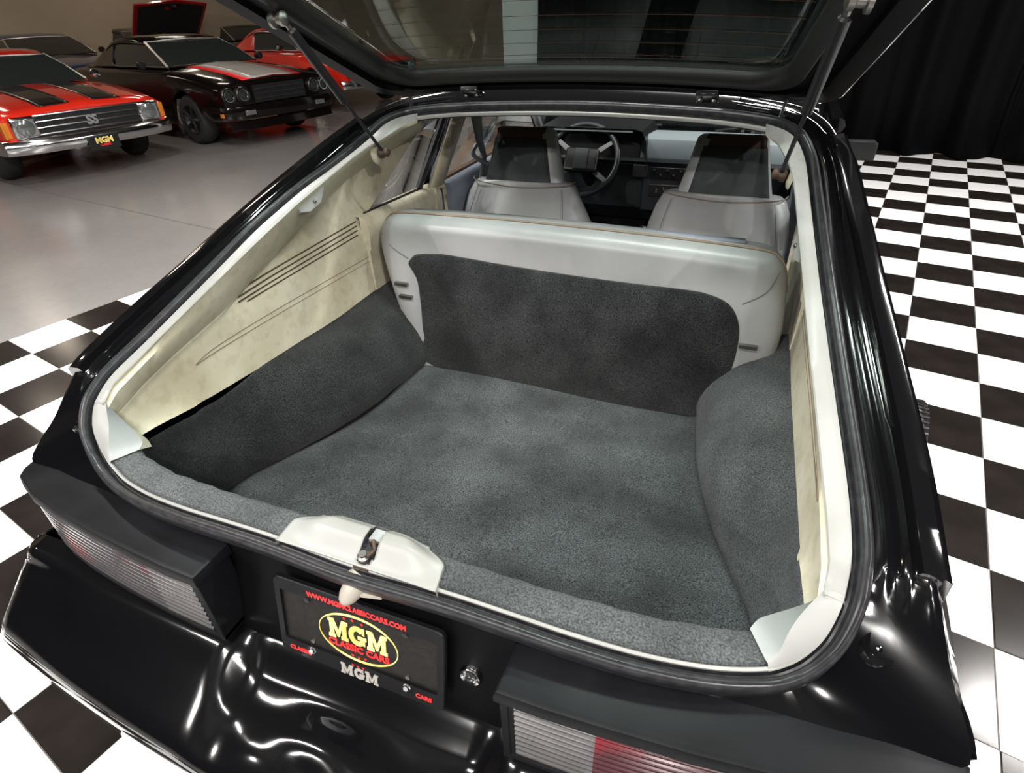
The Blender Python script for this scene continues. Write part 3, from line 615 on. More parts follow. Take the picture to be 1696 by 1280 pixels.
# slab letters M, G, M
def slab(parts, x0, y0, h, w, nm, m, z=.0015):
    for poly in parts:
        G().prism([pp(x0 + px * w, y0 + py * h, z) for px, py in poly], pn * .0014).mk(nm, m, plate, smooth=False)
def letterM(x0, y0, h, w, nm, m, z=.0015):
    out = [(0, 0), (.36, 0), (.36, .16), (.29, .16), (.29, .62), (.45, .10), (.55, .10), (.71, .62), (.71, .16), (.64, .16), (.64, 0), (1, 0), (1, .16), (.93, .16), (.93, .84), (1, .84), (1, 1), (.70, 1), (.50, .42), (.30, 1), (0, 1), (0, .84), (.07, .84), (.07, .16), (0, .16)]
    slab([out], x0, y0, h, w, nm, m, z)
def letterG(x0, y0, h, w, nm, m, z=.0015):
    o_ = []; 
    for k in range(17):
        a = math.radians(38 + 284 * k / 16); o_.append((.5 + .5 * math.cos(a), .5 + .51 * math.sin(a)))
    i_ = []
    for k in range(17):
        a = math.radians(38 + 284 * (16 - k) / 16); i_.append((.5 + .22 * math.cos(a), .5 + .27 * math.sin(a)))
    slab([o_ + i_], x0, y0, h, w, nm, m, z)
    slab([[(.52, .52), (1.02, .52), (1.02, .36), (.93, .36), (.93, .08), (.70, .12), (.70, .36), (.52, .36)], [(.72, .98), (.92, .98), (.92, .62), (.80, .66)]], x0, y0, h, w, nm, m, z + .0001)
letterM(-.056, -.012, .040, .038, 'plate_letter', 'gold'); letterG(-.0165, -.012, .040, .033, 'plate_letter', 'gold'); letterM(.018, -.012, .040, .038, 'plate_letter', 'gold')
letterM(-.0345, -.0805, .0225, .0245, 'frame_letter', 'whiteprint', .0062); letterG(-.0082, -.0805, .0225, .020, 'frame_letter', 'whiteprint', .0062); letterM(.0138, -.0805, .0225, .0245, 'frame_letter', 'whiteprint', .0062)
text('CLASSIC CARS', .0185, 'redprint', plate, PM(0, -.0285, .0018), off=.0007, ext=.0005, xs=.98)
text('WWW.MGMCLASSICCARS.COM', .0140, 'redprint', plate, PM(.002, .0615, .0062), off=.0006, ext=.0004, xs=.92)
text('CLASSIC', .0120, 'redprint', plate, PM(-.117, -.071, .0062), off=.0005, ext=.0004, xs=1.0)
text('CARS', .0120, 'redprint', plate, PM(.122, -.071, .0062), off=.0005, ext=.0004, xs=1.0)
def star(cx, cy, r, z, m='redprint'):
    G().prism([pp(cx + (r if k % 2 == 0 else r * .42) * math.sin(k * math.pi / 5), cy + (r if k % 2 == 0 else r * .42) * math.cos(k * math.pi / 5), z) for k in range(10)], pn * .0008).mk('star', m, plate, smooth=False)
for a, b in ((-.024, .036), (-.008, .0375), (.010, .036), (-.012, -.038), (0, -.0395), (.012, -.038)): star(a, b, .0032, .0015)
for a in (-.010, 0, .010): star(a, -.0545, .0028, .0062)
for x in (-.0915, .0915):
    b_ = G().lathe([(.0075, 0), (.0075, .0015), (.0055, .002), (.0055, .0055), (.004, .0065), (0, .0065)], pp(x, -.058, .005), pn, 6).mk('plate_bolt', 'chrome', plate, ang=20)
    G().lathe([(.0045, 0), (.004, .003), (0, .004)], pp(x, -.0405, .001), pn, 12).mk('plate_rivet', 'steel', plate)
    G().lathe([(.0055, 0), (.005, .003), (0, .004)], pp(x * 1.0, .0520, .004), pn, 12).mk('plate_rivet', 'blackplastic', plate)
# cream bullet-shaped bumper that hangs under the lip
ax = Vector((-.30, -.80, -.55)).normalized(); c0 = Vector((.012, .0, .776))
G().lathe([(.022, -.012), (.0215, .004), (.0185, .006), (.0175, .015), (.0145, .028), (.0095, .037), (.004, .041), (0, .0415)], c0, ax, 24).mk('lip_stop', 'bullet', car)
G().prism([(.02, .0, .772), (.062, .002, .772), (.058, -.012, .770), (.025, -.018, .768)], (0, 0, -.004)).mk('stop_bracket', 'bullet', car)
# ---- rear lip trim, carpeted sill and latch cover
lipf = [f for f in FR if f[0].z < .80 + .012 and f[0].y < .09]
lipf = sorted(lipf, key=lambda f: f[0].x)
sweep([(.002, -.012), (0, -.001), (-.004, .0005), (-.006, -.004), (-.006, -.02)], 'lip_trim', 'white', car, lipf, False)
def lip_at(x):
    L = [(f[0].x, f[0]) for f in lipf]
    for (a, p), (b, q) in zip(L[:-1], L[1:]):
        if a <= x <= b: return p.lerp(q, (x - a) / (b - a) if b > a else 0)
    return L[0][1] if x < L[0][0] else L[-1][1]
rows = []
for i in range(61):
    x = -.595 + 1.19 * i / 60; p = lip_at(x)
    yf = interp([(0, .064), (.3, .068), (.44, .078), (.56, .105), (.6, .125)], abs(x)) + .0012 * math.sin(i * 2.1)
    zt = p.z + .002
    rows.append([(x, p.y + .006, zt - .012), (x, p.y + .010, zt + .001), (x, p.y + (yf - p.y) * .4, zt + .003), (x, yf - .010, zt + .003), (x, yf - .002, zt), (x, yf + .002, zt - .010), (x, yf + .012, .65), (x, yf + .02, .498)])
G().loft(rows).mk('sill_carpet', 'carpetsill', car, ang=60)
# latch cover: low humped shell with a slot
def lc(u, v):      # u across -1..1, v from lip 0 to front 1
    hw = .142 - .010 * v - .034 * sstep(.60, 1, v)
    x = u * hw + .004; y = .002 + .066 * v
    z = .8085 + .024 * sstep(0, .62, v) - .008 * sstep(.80, 1, v)
    z = .8075 + (z - .8075) * (1 - sstep(.55, 1.0, abs(u)) * .70)
    return (x, y, z)
NU, NV = 60, 30; vs = []; fs = []
for j in range(NV + 1):
    for i in range(NU + 1): vs.append(lc(-1 + 2 * i / NU, j / NV))
def inslot(i, j):
    u = -1 + 2 * (i + .5) / NU; v = (j + .5) / NV; x, y, z = lc(u, v)
    cx = .021; dx = x - cx
    y0, y1 = .014, .064; r = .0145
    if abs(dx) > r: return False
    return y0 - math.sqrt(r * r - dx * dx) + .006 < y < y1 + .2
for j in range(NV):
    for i in range(NU):
        if inslot(i, j): continue
        a = j * (NU + 1) + i; fs.append((a, a + 1, a + NU + 2, a + NU + 1))
cover = mk('latch_cover', vs, fs, 'white', car, ang=60); solid(cover, .003)
g = G(); 
front = [lc(-1 + 2 * i / NU, 1) for i in range(NU + 1)]
g.loft([front, [(x, y + .004, z - .012) for x, y, z in front], [(x * 1.03, y + .006, .79) for x, y, z in front]]).mk('cover_front', 'white', cover)
for s_ in (-1, 1):
    ed = [lc(s_, j / NV) for j in range(NV + 1)]
    G().loft([ed, [(x + s_ * .002, y, .785) for x, y, z in ed]]).mk('cover_side', 'white', cover)
lt = G().box((.021, .03, .806), (.026, .06, .004)).mk('latch', 'rust', car, smooth=False)
G().lathe([(.010, 0), (.010, .012), (.006, .014), (.006, .018), (0, .018)], (.019, .018, .806), (0, -.2, 1), 16).mk('latch_pawl', 'steel', lt)
G().tube([(.013, .044, .806), (.022, .040, .824), (.030, .030, .818), (.027, .012, .822)], .0035, 8).mk('latch_spring', 'rust', lt)
G().box((.021, .055, .818), (.022, .022, .006)).mk('latch_plate', 'greyplastic', lt)
# ---- load floor and wheel-house carpets
F = [(1.02, .43), (.95, .44), (.85, .447), (.75, .456), (.65, .478), (.55, .512), (.45, .556), (.35, .600), (.25, .620), (.15, .615), (.06, .57)]
F = F[::-1]
def fx(y): return interp(F, y)
rows = []
for i in range(49):
    y = .06 + 1.0 * i / 48
    row = []
    for k in range(41):
        u = -1 + 2 * k / 40; x = u * (fx(min(y, 1.02)) + .022)
        z = .500 + .004 * math.sin(7 * x + 3 * y) + .003 * math.sin(13 * y - 4 * x) - .008 * sstep(.93, 1, abs(u))
        row.append((x, y, z))
    rows.append(row)
G().loft(rows).mk('load_floor_carpet', 'carpet', car, ang=80)
for s in (1, -1):
    rows = []
    for i in range(45):
        y = .09 + 1.05 * i / 44; f0 = fx(min(y, 1.02)); W_ = Vector((.640 if y > .3 else .632, y, interp([(.08, .775), (.2, .765), (.35, .743), (.57, .726), (.85, .714), (1.2, .713)], y)))
        bul = sstep(.25, .7, y); row = []
        for k in range(21):
            t = k / 20; a = t * math.pi / 2
            ex, ez = f0 + (W_.x - f0) * (1 - math.cos(a)), .503 + (W_.z - .503) * math.sin(a)
            lx, lz = f0 + (W_.x - f0) * (t ** .8), .503 + (W_.z - .503) * t
            px, pz_ = lx + (ex - lx) * bul, lz + (ez - lz) * bul
            yy = y - (.0 if y < 1.0 else 0)
            px += .003 * math.sin(11 * y + 5 * t) + .012 * max(0, 1 - t / .14) ** 2 - .004 * math.sin(min(1, t / .5) * math.pi) * (1 - bul * .5)
            if s < 0 and y < .6:      # the left carpet sags away from the trim towards the rear
                g_ = sstep(.58, .34, y) * sstep(.75, 1, t); px -= .012 * g_; pz_ -= .012 * g_
            row.append(mirx((px, yy, pz_), s))
        g_ = sstep(.58, .34, y) if s < 0 else 0
        row.append(mirx((W_.x + .004 - .012 * g_, y, W_.z + .004 - .014 * g_), s)); row.append(mirx((W_.x + .018 - .016 * g_, y, W_.z + .001 - .028 * g_), s))
        rows.append(row)
    G().loft(rows).mk('wheel_house_carpet', 'carpetlow' if s < 0 else 'carpet', car, ang=80)  # left side gets the darker carpet, its shade put into the colour
    # forward end of the wheel house
    e = rows[-1]; G().loft([e, [Vector((s * .66, p.y + .03, p.z)) if j > 10 else p + Vector((s * .06, .05, 0)) for j, p in enumerate(e)]]).mk('wheel_house_end', 'carpetlow', car)
# ---- side rails and quarter trim
Lr = [(.125, .634, .878), (.152, .636, .899), (.211, .631, .920), (.268, .623, .944), (.548, .587, 1.051), (.696, .570, 1.103), (.809, .559, 1.135), (.941, .546, 1.172), (1.05, .530, 1.193), (1.12, .505, 1.215), (1.20, .46, 1.232)]
Kr = [(.12, .822), (.176, .842), (.222, .858), (.299, .878), (.465, .912), (.681, .979), (.866, 1.040), (1.027, 1.083), (1.285, 1.128), (1.56, 1.178)]
def Lp(y): return Vector((interp([(a, b) for a, b, c in Lr], y), y, interp([(a, c) for a, b, c in Lr], y)))
def Kp(y): return Vector((.652 - .042 * sstep(1.05, 1.45, y), y, interp(Kr, y)))
def Wz(y): return interp([(.08, .775), (.2, .765), (.35, .743), (.57, .726), (.85, .714), (1.2, .713)], y)
Is = cat([ROOF[3], ROOF[4]] + [a for a, b in IO[:13]], 4)
for s in (1, -1):
    led = []; face = []
    for p in Is:
        l = Lp(p.y); led.append([mirx(v, s) for v in (p + Vector((.004, 0, -.012)), p + Vector((0, 0, -.002)), p.lerp(l, .5) + Vector((0, 0, .001)), l + Vector((.002, 0, .002)), l)])
    ledge = G().loft(led).mk('rail_ledge', 'white', car, ang=40)
    ysn = [p.y for p in Is]
    for p in Is:
        l = Lp(p.y); ky = p.y + (.0 if p.y < .9 else (p.y - .9) * .9); k = Kp(ky)
        face.append([mirx(v, s) for v in (l, l + Vector((.004, 0, -.008)), l.lerp(k, .35) + Vector((-.010, 0, .008)), l.lerp(k, .7) + Vector((-.010, 0, .006)), k + Vector((-.004, 0, .006)), k)])
    rl = G().loft(face).mk('side_rail_trim', 'cream', car, ang=45)
    # lower quarter trim panel
    rows = []
    for i in range(41):
        y = .12 + 1.0 * i / 40; k = Kp(y if y < .9 else y + (y - .9) * .35); w = Vector((.642 if y > .3 else .636, y, Wz(y)))
        d_ = .020 * sstep(.42, .66, y); zg = min(.952, k.z - .02); zl = min(.898, zg - .02)
        rows.append([mirx(v, s) for v in (k, Vector((.652 + d_ * .45, y, k.z - .006)), Vector((.654 + d_ * .9, y, zg + (k.z - zg) * .5)), Vector((.652 + d_, y, zg)), Vector((.6505, y, zl)), Vector((.6475, y, zl + (w.z - zl) * .4)), Vector((.644, y, zl + (w.z - zl) * .8)), w, w + Vector((.02, 0, -.012)))])
    qt = G().loft(rows).mk('quarter_trim', 'cream', car, ang=50)
    # grooves pressed into the trim, dark with dirt
    for (a, b) in (((.485, .935), (1.050, .947)), ((.520, .924), (1.045, .935)), ((.515, .913), (1.040, .923)), ((.540, .904), (1.032, .911))):
        G().tube([mirx((.6500 + max(0, (a[1] + (b[1] - a[1]) * k / 12 - .898)) / .054 * .020 * sstep(.42, .66, a[0] + (b[0] - a[0]) * k / 12), a[0] + (b[0] - a[0]) * k / 12, a[1] + (b[1] - a[1]) * k / 12), s) for k in range(13)], .0019, 5).mk('groove_line', 'stain', qt)
    emb = [(1.10, .830), (.85, .838), (.60, .845), (.45, .846), (.385, .843), (.352, .836), (.345, .832), (.372, .834), (.45, .834), (.60, .831), (.85, .823), (1.10, .815)]
    G().tube(cat([mirx((.6475, y, z), s) for y, z in emb], 4), .0011, 5).mk('groove_line', 'piping', qt)
    # sail panel behind the quarter window, sill below it
    rows = []; outer = []
    for i in range(21):
        f = i / 20; k = Vector((.672 - .058 * f, 1.02 + .45 * f, 1.078 + .112 * f)); wv = Vector((.676 - .061 * f, 1.112 + .370 * f, .951 + .241 * f))
        rows.append([mirx(v, s) for v in (k + Vector((-.018, 0, .012)), k, k.lerp(wv, .5), wv, wv + Vector((.014, .004, 0)))])
        outer.append([mirx(v, s) for v in (k + Vector((.016, 0, .03)), k + Vector((.020, 0, 0)), wv + Vector((.020, .004, 0)))])
    solid(G().loft(rows).mk('sail_panel', 'cream', qt, ang=50), .004)
    G().loft(outer).mk('sail_outer_skin', 'innerpaint', car, ang=50)
    rows = []
    for i in range(25):
        y = 1.06 + .50 * i / 24; zz = .957 - .045 * (y - 1.09)
        if i == 0: rows.append([mirx((.658, y - .004, z_), s) for z_ in (zz, zz, zz - .008, zz - .03, zz - .10, zz - .11, .72, .45)])
        rows.append([mirx(v, s) for v in ((.69, y, zz + .002), (.655, y, zz), (.640, y, zz - .008), (.630, y, zz - .03), (.634, y, zz - .10), (.640, y, zz - .11), (.640, y, .72), (.63, y, .45))])
    G().loft(rows).mk('window_sill_trim', 'cream', qt, ang=50)
    # pillar behind the door and roof side trim
    pb = [mirx(v, s) for v in ((.655, 1.50, .94), (.650, 1.60, .935), (.585, 1.77, 1.215), (.590, 1.66, 1.22))]
    solid(G().loft([[pb[0], pb[0].lerp(pb[1], .5) + mirx((-.012, 0, 0), s), pb[1]], [pb[3], pb[3].lerp(pb[2], .5) + mirx((-.012, 0, 0), s), pb[2]]]).mk('door_pillar_trim', 'cream', car, ang=60), .012)
    G().loft([[mirx(v, s) for v in ((.655, 1.50, .95), (.655, 1.61, .94), (.645, 1.63, .6), (.645, 1.45, .6))], [mirx(v, s) for v in ((.63, 1.52, .93), (.63, 1.60, .92), (.63, 1.60, .6), (.63, 1.47, .6))]], cv=True).mk('pillar_base_trim', 'cream', car)
    G().tube([mirx(v, s) for v in ((.672, 1.465, .945), (.66, 1.50, 1.0), (.605, 1.65, 1.225))], .013, 6).mk('window_seal', 'rubber', car)
    G().tube([mirx(v, s) for v in ((.672, 1.10, .955), (.672, 1.465, .940))], .007, 6).mk('window_seal', 'rubber', car)
    # outer pillars, side glass
    solid(G().loft([[mirx(v, s) for v in ((.735, 1.50, .88), (.735, 1.66, .88))], [mirx(v, s) for v in ((.625, 1.66, 1.25), (.62, 1.80, 1.25))]]).mk('door_pillar', 'paint', car), .01)
    G().tube([mirx(v, s) for v in ((.62, 2.34, 1.245), (.70, 2.78, 1.06), (.755, 3.05, .90))], .026, 8).mk('windshield_pillar', 'paint', car)
    G().tube([mirx(v, s) for v in ((.59, 2.30, 1.225), (.665, 2.72, 1.05), (.72, 2.98, .905))], .022, 8).mk('pillar_trim', 'greyplastic', car)
    G().tube([mirx(v, s) for v in ((.632, 1.22, 1.238), (.635, 1.8, 1.255), (.62, 2.34, 1.245))], .018, 8).mk('roof_rail', 'paint', car)
    solid(G().loft([[mirx(v, s) for v in ((.715, 1.09, .915), (.715, 1.50, .90))], [mirx(v, s) for v in ((.645, 1.33, 1.18), (.64, 1.66, 1.235))]]).mk('quarter_window', 'glass', car), .004)
    dg_ = solid(G().loft([[mirx(v, s) for v in ((.735, 1.66, .885), (.745, 2.80, .885))], [mirx(v, s) for v in ((.622, 1.80, 1.245), (.622, 2.36, 1.24))]]).mk('door_window', 'glass', car), .004)
    # door card
    rows = []
    for y in (1.61, 1.64, 1.9, 2.3, 2.7, 2.8):
        e = .02 if y in (1.61, 2.8) else 0
        rows.append([mirx(v, s) for v in ((.73, y, .895), (.69 + e, y, .915), (.665 + e, y, .905), (.655 + e, y, .86), (.655 + e, y, .78), (.66 + e, y, .70), (.64 + e, y, .68), (.655 + e, y, .60), (.66 + e, y, .4))])
    G().loft(rows).mk('door_card', 'vinylblue', car, ang=60)
    G().tube([mirx(v, s) for v in ((.735, 1.62, .900), (.742, 2.8, .900))], .009, 6).mk('door_window_seal', 'stain', car)
    # outside mirror
    mm = G().loft([[mirx(Vector((.875 + cx * .062 * k, 2.47 + dy, .948 + cz * .038 * k)), s) for cx, cz in ((-1, -.8), (-.8, -1), (.85, -1), (1, -.85), (1, .8), (.85, 1), (-.8, 1), (-1, .8))] for dy, k in ((-.008, .96), (0, 1), (.05, .95), (.10, .6), (.12, .2))], cv=True, cap=True).mk('door_mirror', 'blackplastic', car, ang=40)
    G().prism([mirx(Vector((.875 + cx * .053, 2.455, .948 + cz * .031)), s) for cx, cz in ((-1, -.8), (-.8, -1), (.85, -1), (1, -.85), (1, .8), (.85, 1), (-.8, 1), (-1, .8))], (0, .004, 0)).mk('mirror_glass', 'mirror', mm, smooth=False)
    G().box(mirx((.80, 2.50, .935), s), (.06, .06, .035)).mk('mirror_foot', 'blackplastic', mm)
    # corner cover at the rear end of the rail
    cI = [f for f in FR if f[0].x * s > .590 and f[0].y < .125]
    cI = sorted([f[0] for f in cI], key=lambda p: -p.z); n = len(cI)
    mid = cat([mirx(v, s) for v in ((.634, .125, .877), (.622, .112, .862), (.612, .100, .845), (.604, .086, .828), (.598, .072, .806), (.585, .066, .792))], 4)
    inn = cat([mirx(v, s) for v in ((.640, .130, .870), (.628, .130, .848), (.610, .130, .825), (.590, .128, .805), (.575, .122, .795), (.565, .105, .792))], 4)
    def samp(c, f): i = f * (len(c) - 1); a = int(min(i, len(c) - 2)); return c[a].lerp(c[a + 1], i - a)
    cc_ = G().loft([[samp(cI, k / 20) + Vector((0, 0, -.003)) for k in range(21)], [samp(cI, k / 20).lerp(samp(mid, k / 20), .5) + Vector((0, 0, .004)) for k in range(21)], [samp(mid, k / 20) for k in range(21)]]).mk('corner_cover', 'white', car, ang=60)
    G().loft([[samp(mid, k / 20) for k in range(21)], [samp(inn, k / 20) for k in range(21)]]).mk('corner_face', 'greyplastic', cc_)
    # rail end: cream tongue running down to the carpet sill
    kk = [Kp(.12), Vector((.650, .14, .80)), Vector((.625, .15, .785)), Vector((.605, .150, .772)), Vector((.588, .142, .765))]
    G().loft([[samp(inn, k / 12) for k in range(13)], [samp(cat([mirx(v, s) for v in kk], 4), k / 12) for k in range(13)]]).mk('rail_end', 'cream', car, ang=60)
    # tailgate catch bracket on the rail
    b0 = mirx((.583, .761, 1.100), s)
    br = G().prism([b0 + mirx(v, s) for v in ((-.004, -.055, .0), (-.004, .055, .036), (-.016, .050, .020), (-.022, .020, -.010), (-.020, -.025, -.022), (-.012, -.050, -.018))], mirx((.012, 0, -.006), s)).mk('rail_bracket', 'white', car, smooth=False)
    G().lathe([(.0045, 0), (.004, .003), (0, .004)], b0 + mirx((-.018, 0, -.004), s), mirx((-.9, 0, .4), s), 12).mk('bracket_screw', 'steel', br)
# header trim under the roof edge, headliner
sweep([(.003, -.012), (0, -.010), (-.003, -.010), (-.005, -.013), (-.004, -.020)], 'header_trim', 'white', car, seq, False, ang=60)
G().loft([[(x * .56, y, 1.225 + .02 * (1 - x * x)) for x in (-1, -.5, 0, .5, 1)] for y in (1.235, 1.5, 2.0, 2.34)]).mk('headliner', 'white', car)
# windshield, wipers, cowl
solid(G().loft([[(x * .60, 2.35 - .03 * x * x, 1.255 - .02 * x * x) for x in (-1, -.5, 0, .5, 1)], [(x * .67, 2.70 - .05 * x * x, 1.095 - .015 * x * x) for x in (-1, -.5, 0, .5, 1)], [(x * .735, 3.06 - .07 * x * x, .905) for x in (-1, -.5, 0, .5, 1)]]).mk('windshield', 'glass', car), .005)
cw = G().box((0, 3.10, .885), (1.4, .16, .02)).mk('cowl', 'blackplastic', car)
g = G()
for k in range(24): g.box((-.6 + k * .052, 3.10, .897), (.018, .12, .004))
g.mk('cowl_vent', 'interior', cw, smooth=False)
for x in (-.45, .25):
    G().tube([(x, 3.10, .90), (x + .12, 3.045, .925), (x + .42, 3.03, .93)], .006, 6).mk('wiper', 'blackplastic', car)
# ---- gas struts
for s in (1, -1):
    a = mirx((.524, 1.043, 1.160), s); b = mirx((.5595, .779, 1.489), s); d = b - a
    st = G().tube([a + d * .44, a + d * .45, a + d * .93, a + d * .94], [.008, .0115, .0115, .008], 16).mk('gas_strut', 'blackplastic', car)
    G().tube([a, a + d * .46], .0047, 10).mk('strut_rod', 'blackplastic', st)
    G().tube([a + d * .93, b], .006, 10).mk('strut_eye', 'steel', st)
    G().lathe([(.014, -.012), (.015, -.004), (.011, .004), (.013, .012), (.009, .018), (0, .02)], a, mirx((-1, 0, .2), s), 16).mk('ball_mount', 'rust', st)
    G().lathe([(.026, 0), (.022, .006), (.012, .010), (0, .011)], a + mirx((.026, 0, -.006), s), mirx((-1, 0, .2), s), 18).mk('mount_boss', 'cream', st)
    G().lathe([(.017, -.03), (.017, -.022), (.010, -.02), (.010, -.006), (.015, -.004), (.015, .006), (.009, .010), (0, .011)], b, mirx((-1, -.1, .1), s), 16).mk('ball_mount', 'steel', st)
    G().tube(cat([mirx(v, s) for v in ((.500, 1.17, 1.345), (.512, 1.19, 1.315), (.505, 1.20, 1.275), (.500, 1.165, 1.238))], 5), .004, 6).mk('defroster_wire', 'rubber', car)
# ---- raised tailgate
H0 = Vector((0, 1.205, 1.283)); HV = Vector((0, -.885, .466)).normalized(); HN = Vector((0, .466, .885)).normalized()
def hp(x, v, n): return Vector((x, 0, 0)) + H0 + HV * v + HN * (n + .034 * (1 - (x / .66) ** 2))
def hout(d):
    W0 = [(0, .612), (.10, .625), (.30, .655), (.53, .685), (.8, .715), (1.05, .735), (1.20, .735)]
    pts = [(0, 0)]
    return W0
def hring(ins, n, top, bot, rad=.09):
    # rounded quadrilateral outline, inset by ins from the outer edge
    out = []
    w = lambda v: interp([(0, .615), (.10, .627), (.30, .655), (.53, .685), (.8, .715), (1.25, .742)], v) - ins
    right = [(w(top + rad) if rad else w(top), top + rad)]
    pts = []
    def arc(cx, cv, a0, a1, k=8):
        for i in range(k + 1):
            a = math.radians(a0 + (a1 - a0) * i / k); pts.append((cx + rad * math.cos(a), cv + rad * math.sin(a)))
    for i in range(13): pts.append((-(w(top) - rad) + 2 * (w(top) - rad) * i / 12, top))
    arc(w(top + rad) - rad, top + rad, -90, 0)
    for i in range(1, 14): v = top + rad + (bot - top - 2 * rad) * i / 14; pts.append((w(v), v))
    arc(w(bot - rad) - rad, bot - rad, 0, 90)
    for i in range(13): pts.append(((w(bot) - rad) - 2 * (w(bot) - rad) * i / 12, bot))
    arc(-(w(bot - rad) - rad), bot - rad, 90, 180)
    for i in range(1, 14): v = bot - rad - (bot - top - 2 * rad) * i / 14; pts.append((-w(v), v))
    arc(-(w(top + rad) - rad), top + rad, 180, 270)
    return [hp(x, v, n) for x, v in pts]
o0 = hring(0, -.004, .0, 1.26, .07); o1 = hring(.004, -.007, .004, 1.256, .07); o2 = hring(.045, -.008, .03, 1.21, .07); o3 = hring(.050, .004, .034, 1.205, .07)
o4 = hring(.085, .006, .046, 1.17, .075); o5 = hring(.092, -.004, .050, 1.165, .075); o6 = hring(.128, .0, .082, 1.12, .085); o7 = hring(.131, .014, .085, 1.115, .085)
t0 = hring(0, .000, .0, 1.26, .07); t1 = hring(.012, .010, .010, 1.25, .07); t2 = hring(.125, .022, .075, 1.125, .085); t3 = hring(.131, .014, .085, 1.115, .085)
hatch = G().loft([t3, t2, t1, t0, o0, o1], cv=True).mk('tailgate', 'paint', car, ang=40)
G().loft([o1, o2, o3, o4, o5, o6, o7], cv=True).mk('inner_frame', 'innerpaint', hatch, ang=40)
G().loft([hring(.098, -.0045, .056, 1.16, .08), hring(.104, -.011, .060, 1.155, .08), hring(.122, -.008, .075, 1.125, .085), hring(.136, .006, .090, 1.11, .088), hring(.137, .016, .091, 1.11, .088)], cv=True).mk('glass_seal', 'darkseal', hatch, ang=50)
gw = lambda v: interp([(0, .615), (.10, .627), (.30, .655), (.53, .685), (.8, .715), (1.25, .742)], v) - .127
rows = []
for i in range(15):
    v = .082 + (1.118 - .082) * i / 14
    rows.append([hp(x * gw(v), v, .012) for x in [k / 10 for k in range(-10, 11)]])
solid(G().loft(rows).mk('tailgate_glass', 'tint', hatch, ang=80), .004)
for k in range(15):
    v = .17 + k * .058; w_ = gw(v) - .03
    G().tube([hp(x * w_, v, .0065) for x in [q / 8 for q in range(-8, 9)]], .0006, 4).mk('defroster_line', 'defrost', hatch)
for x in (-.30, .33):      # hinges
    hg = G().box(hp(x, .028, -.020), (.055, .05, .016), Matrix.Rotation(math.radians(-28), 3, 'X')).mk('hinge', 'paint', hatch); bevel(hg, .004)
    for dx in (-.016, .016): G().lathe([(.006, 0), (.0055, .005), (0, .006)], hp(x + dx, .03, -.029), -HN, 8).mk('hinge_bolt', 'steel', hg)
# ---- rear seat back folded up behind the load floor
def seat_y(z): return .985 + .05 * (z - .5) / .48
ol = [(-.50, .49), (-.53, .62), (-.565, .74), (-.592, .86), (-.590, .925), (-.572, .955), (-.535, .971), (-.40, .976), (-.2, .979), (0, .978), (.2, .975), (.40, .969), (.53, .962), (.566, .948), (.588, .915), (.604, .84), (.612, .74), (.600, .60), (.58, .49)]
olc = [Vector((x, 0, z)) for x, z in ol]
top_ = cat(olc, 4)
def sring(k, dy, zs=1.0):
    c = Vector((0, 0, .72)); return [Vector((c.x + (p.x - c.x) * k, seat_y(p.z) + dy, c.z + (p.z - c.z) * (k if p.z > .72 else 1))) for p in top_]
rs = G().loft([sring(.05, .0), sring(.5, .0), sring(.86, .0), sring(.92, .003), sring(.965, .014), sring(.99, .030), sring(1.0, .050), sring(1.0, .10), sring(.985, .13), sring(.95, .15), sring(.6, .16)]).mk('rear_seat_back', 'vinyl', car, ang=60)
G().tube([p + Vector((0, .060, .003)) for p in sring(1.0, 0) if p.z > .86], .0032, 6).mk('seat_piping', 'piping', rs)
solid(G().loft([[p + Vector((0, 0, .006)) for p in sring(.985, .10) if p.z > .94], [p + Vector((0, 0, .010)) for p in sring(.975, .13) if p.z > .94], [p + Vector((0, .02, -.01)) for p in sring(.95, .16) if p.z > .94]] if False else [[Vector((x, 1.12, .972)) for x in (-.5, -.25, 0, .25, .48)], [Vector((x, 1.14, .975)) for x in (-.5, -.25, 0, .25, .48)], [Vector((x, 1.165, .95)) for x in (-.5, -.25, 0, .25, .48)], [Vector((x, 1.17, .60)) for x in (-.5, -.25, 0, .25, .48)]]).mk('seat_front_cloth', 'vinylblue', rs), .01)
ca = [(-.475, .843), (-.462, .862), (-.445, .873), (-.39, .880), (-.33, .882), (-.12, .871), (.144, .864), (.351, .864), (.415, .859), (.468, .840), (.498, .800), (.509, .749), (.508, .68), (.496, .60), (.475, .50), (-.39, .50), (-.435, .60), (-.440, .705), (-.446, .787), (-.462, .822)]
cb = [Vector((x, seat_y(z), z)) for x, z in ca]
ci = cat(cb, 3, closed=True); cm = sum(ci, Vector()) / len(ci)
g = G(); n = len(ci)
v_ = [p + Vector((0, .002, 0)) for p in ci] + [p + Vector((0, -.004, 0)) for p in ci] + [p.lerp(cm, .02) + Vector((0, -.008, 0)) for p in ci]
f_ = [(i, (i + 1) % n, n + (i + 1) % n, n + i) for i in range(n)] + [(n + i, n + (i + 1) % n, 2 * n + (i + 1) % n, 2 * n + i) for i in range(n)] + [tuple(range(2 * n, 3 * n))]
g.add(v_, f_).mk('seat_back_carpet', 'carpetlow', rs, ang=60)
def seam(pts, nm='seat_seam'): G().tube(cat([Vector((x, seat_y(z) - .0015 + dy, z)) for x, z, dy in pts], 5), .0011, 5).mk(nm, 'seamgrey', rs)
seam([(-.475, .858, .0), (-.53, .885, .003), (-.575, .92, .02)]); seam([(.500, .845, .0), (.55, .88, .004), (.572, .93, .02)])
for (x, z) in ((-.505, .775), (-.492, .735), (.535, .735)):
    G().box((x, seat_y(z) - .006, z), (.045, .012, .010)).mk('seat_latch', 'steel', rs)
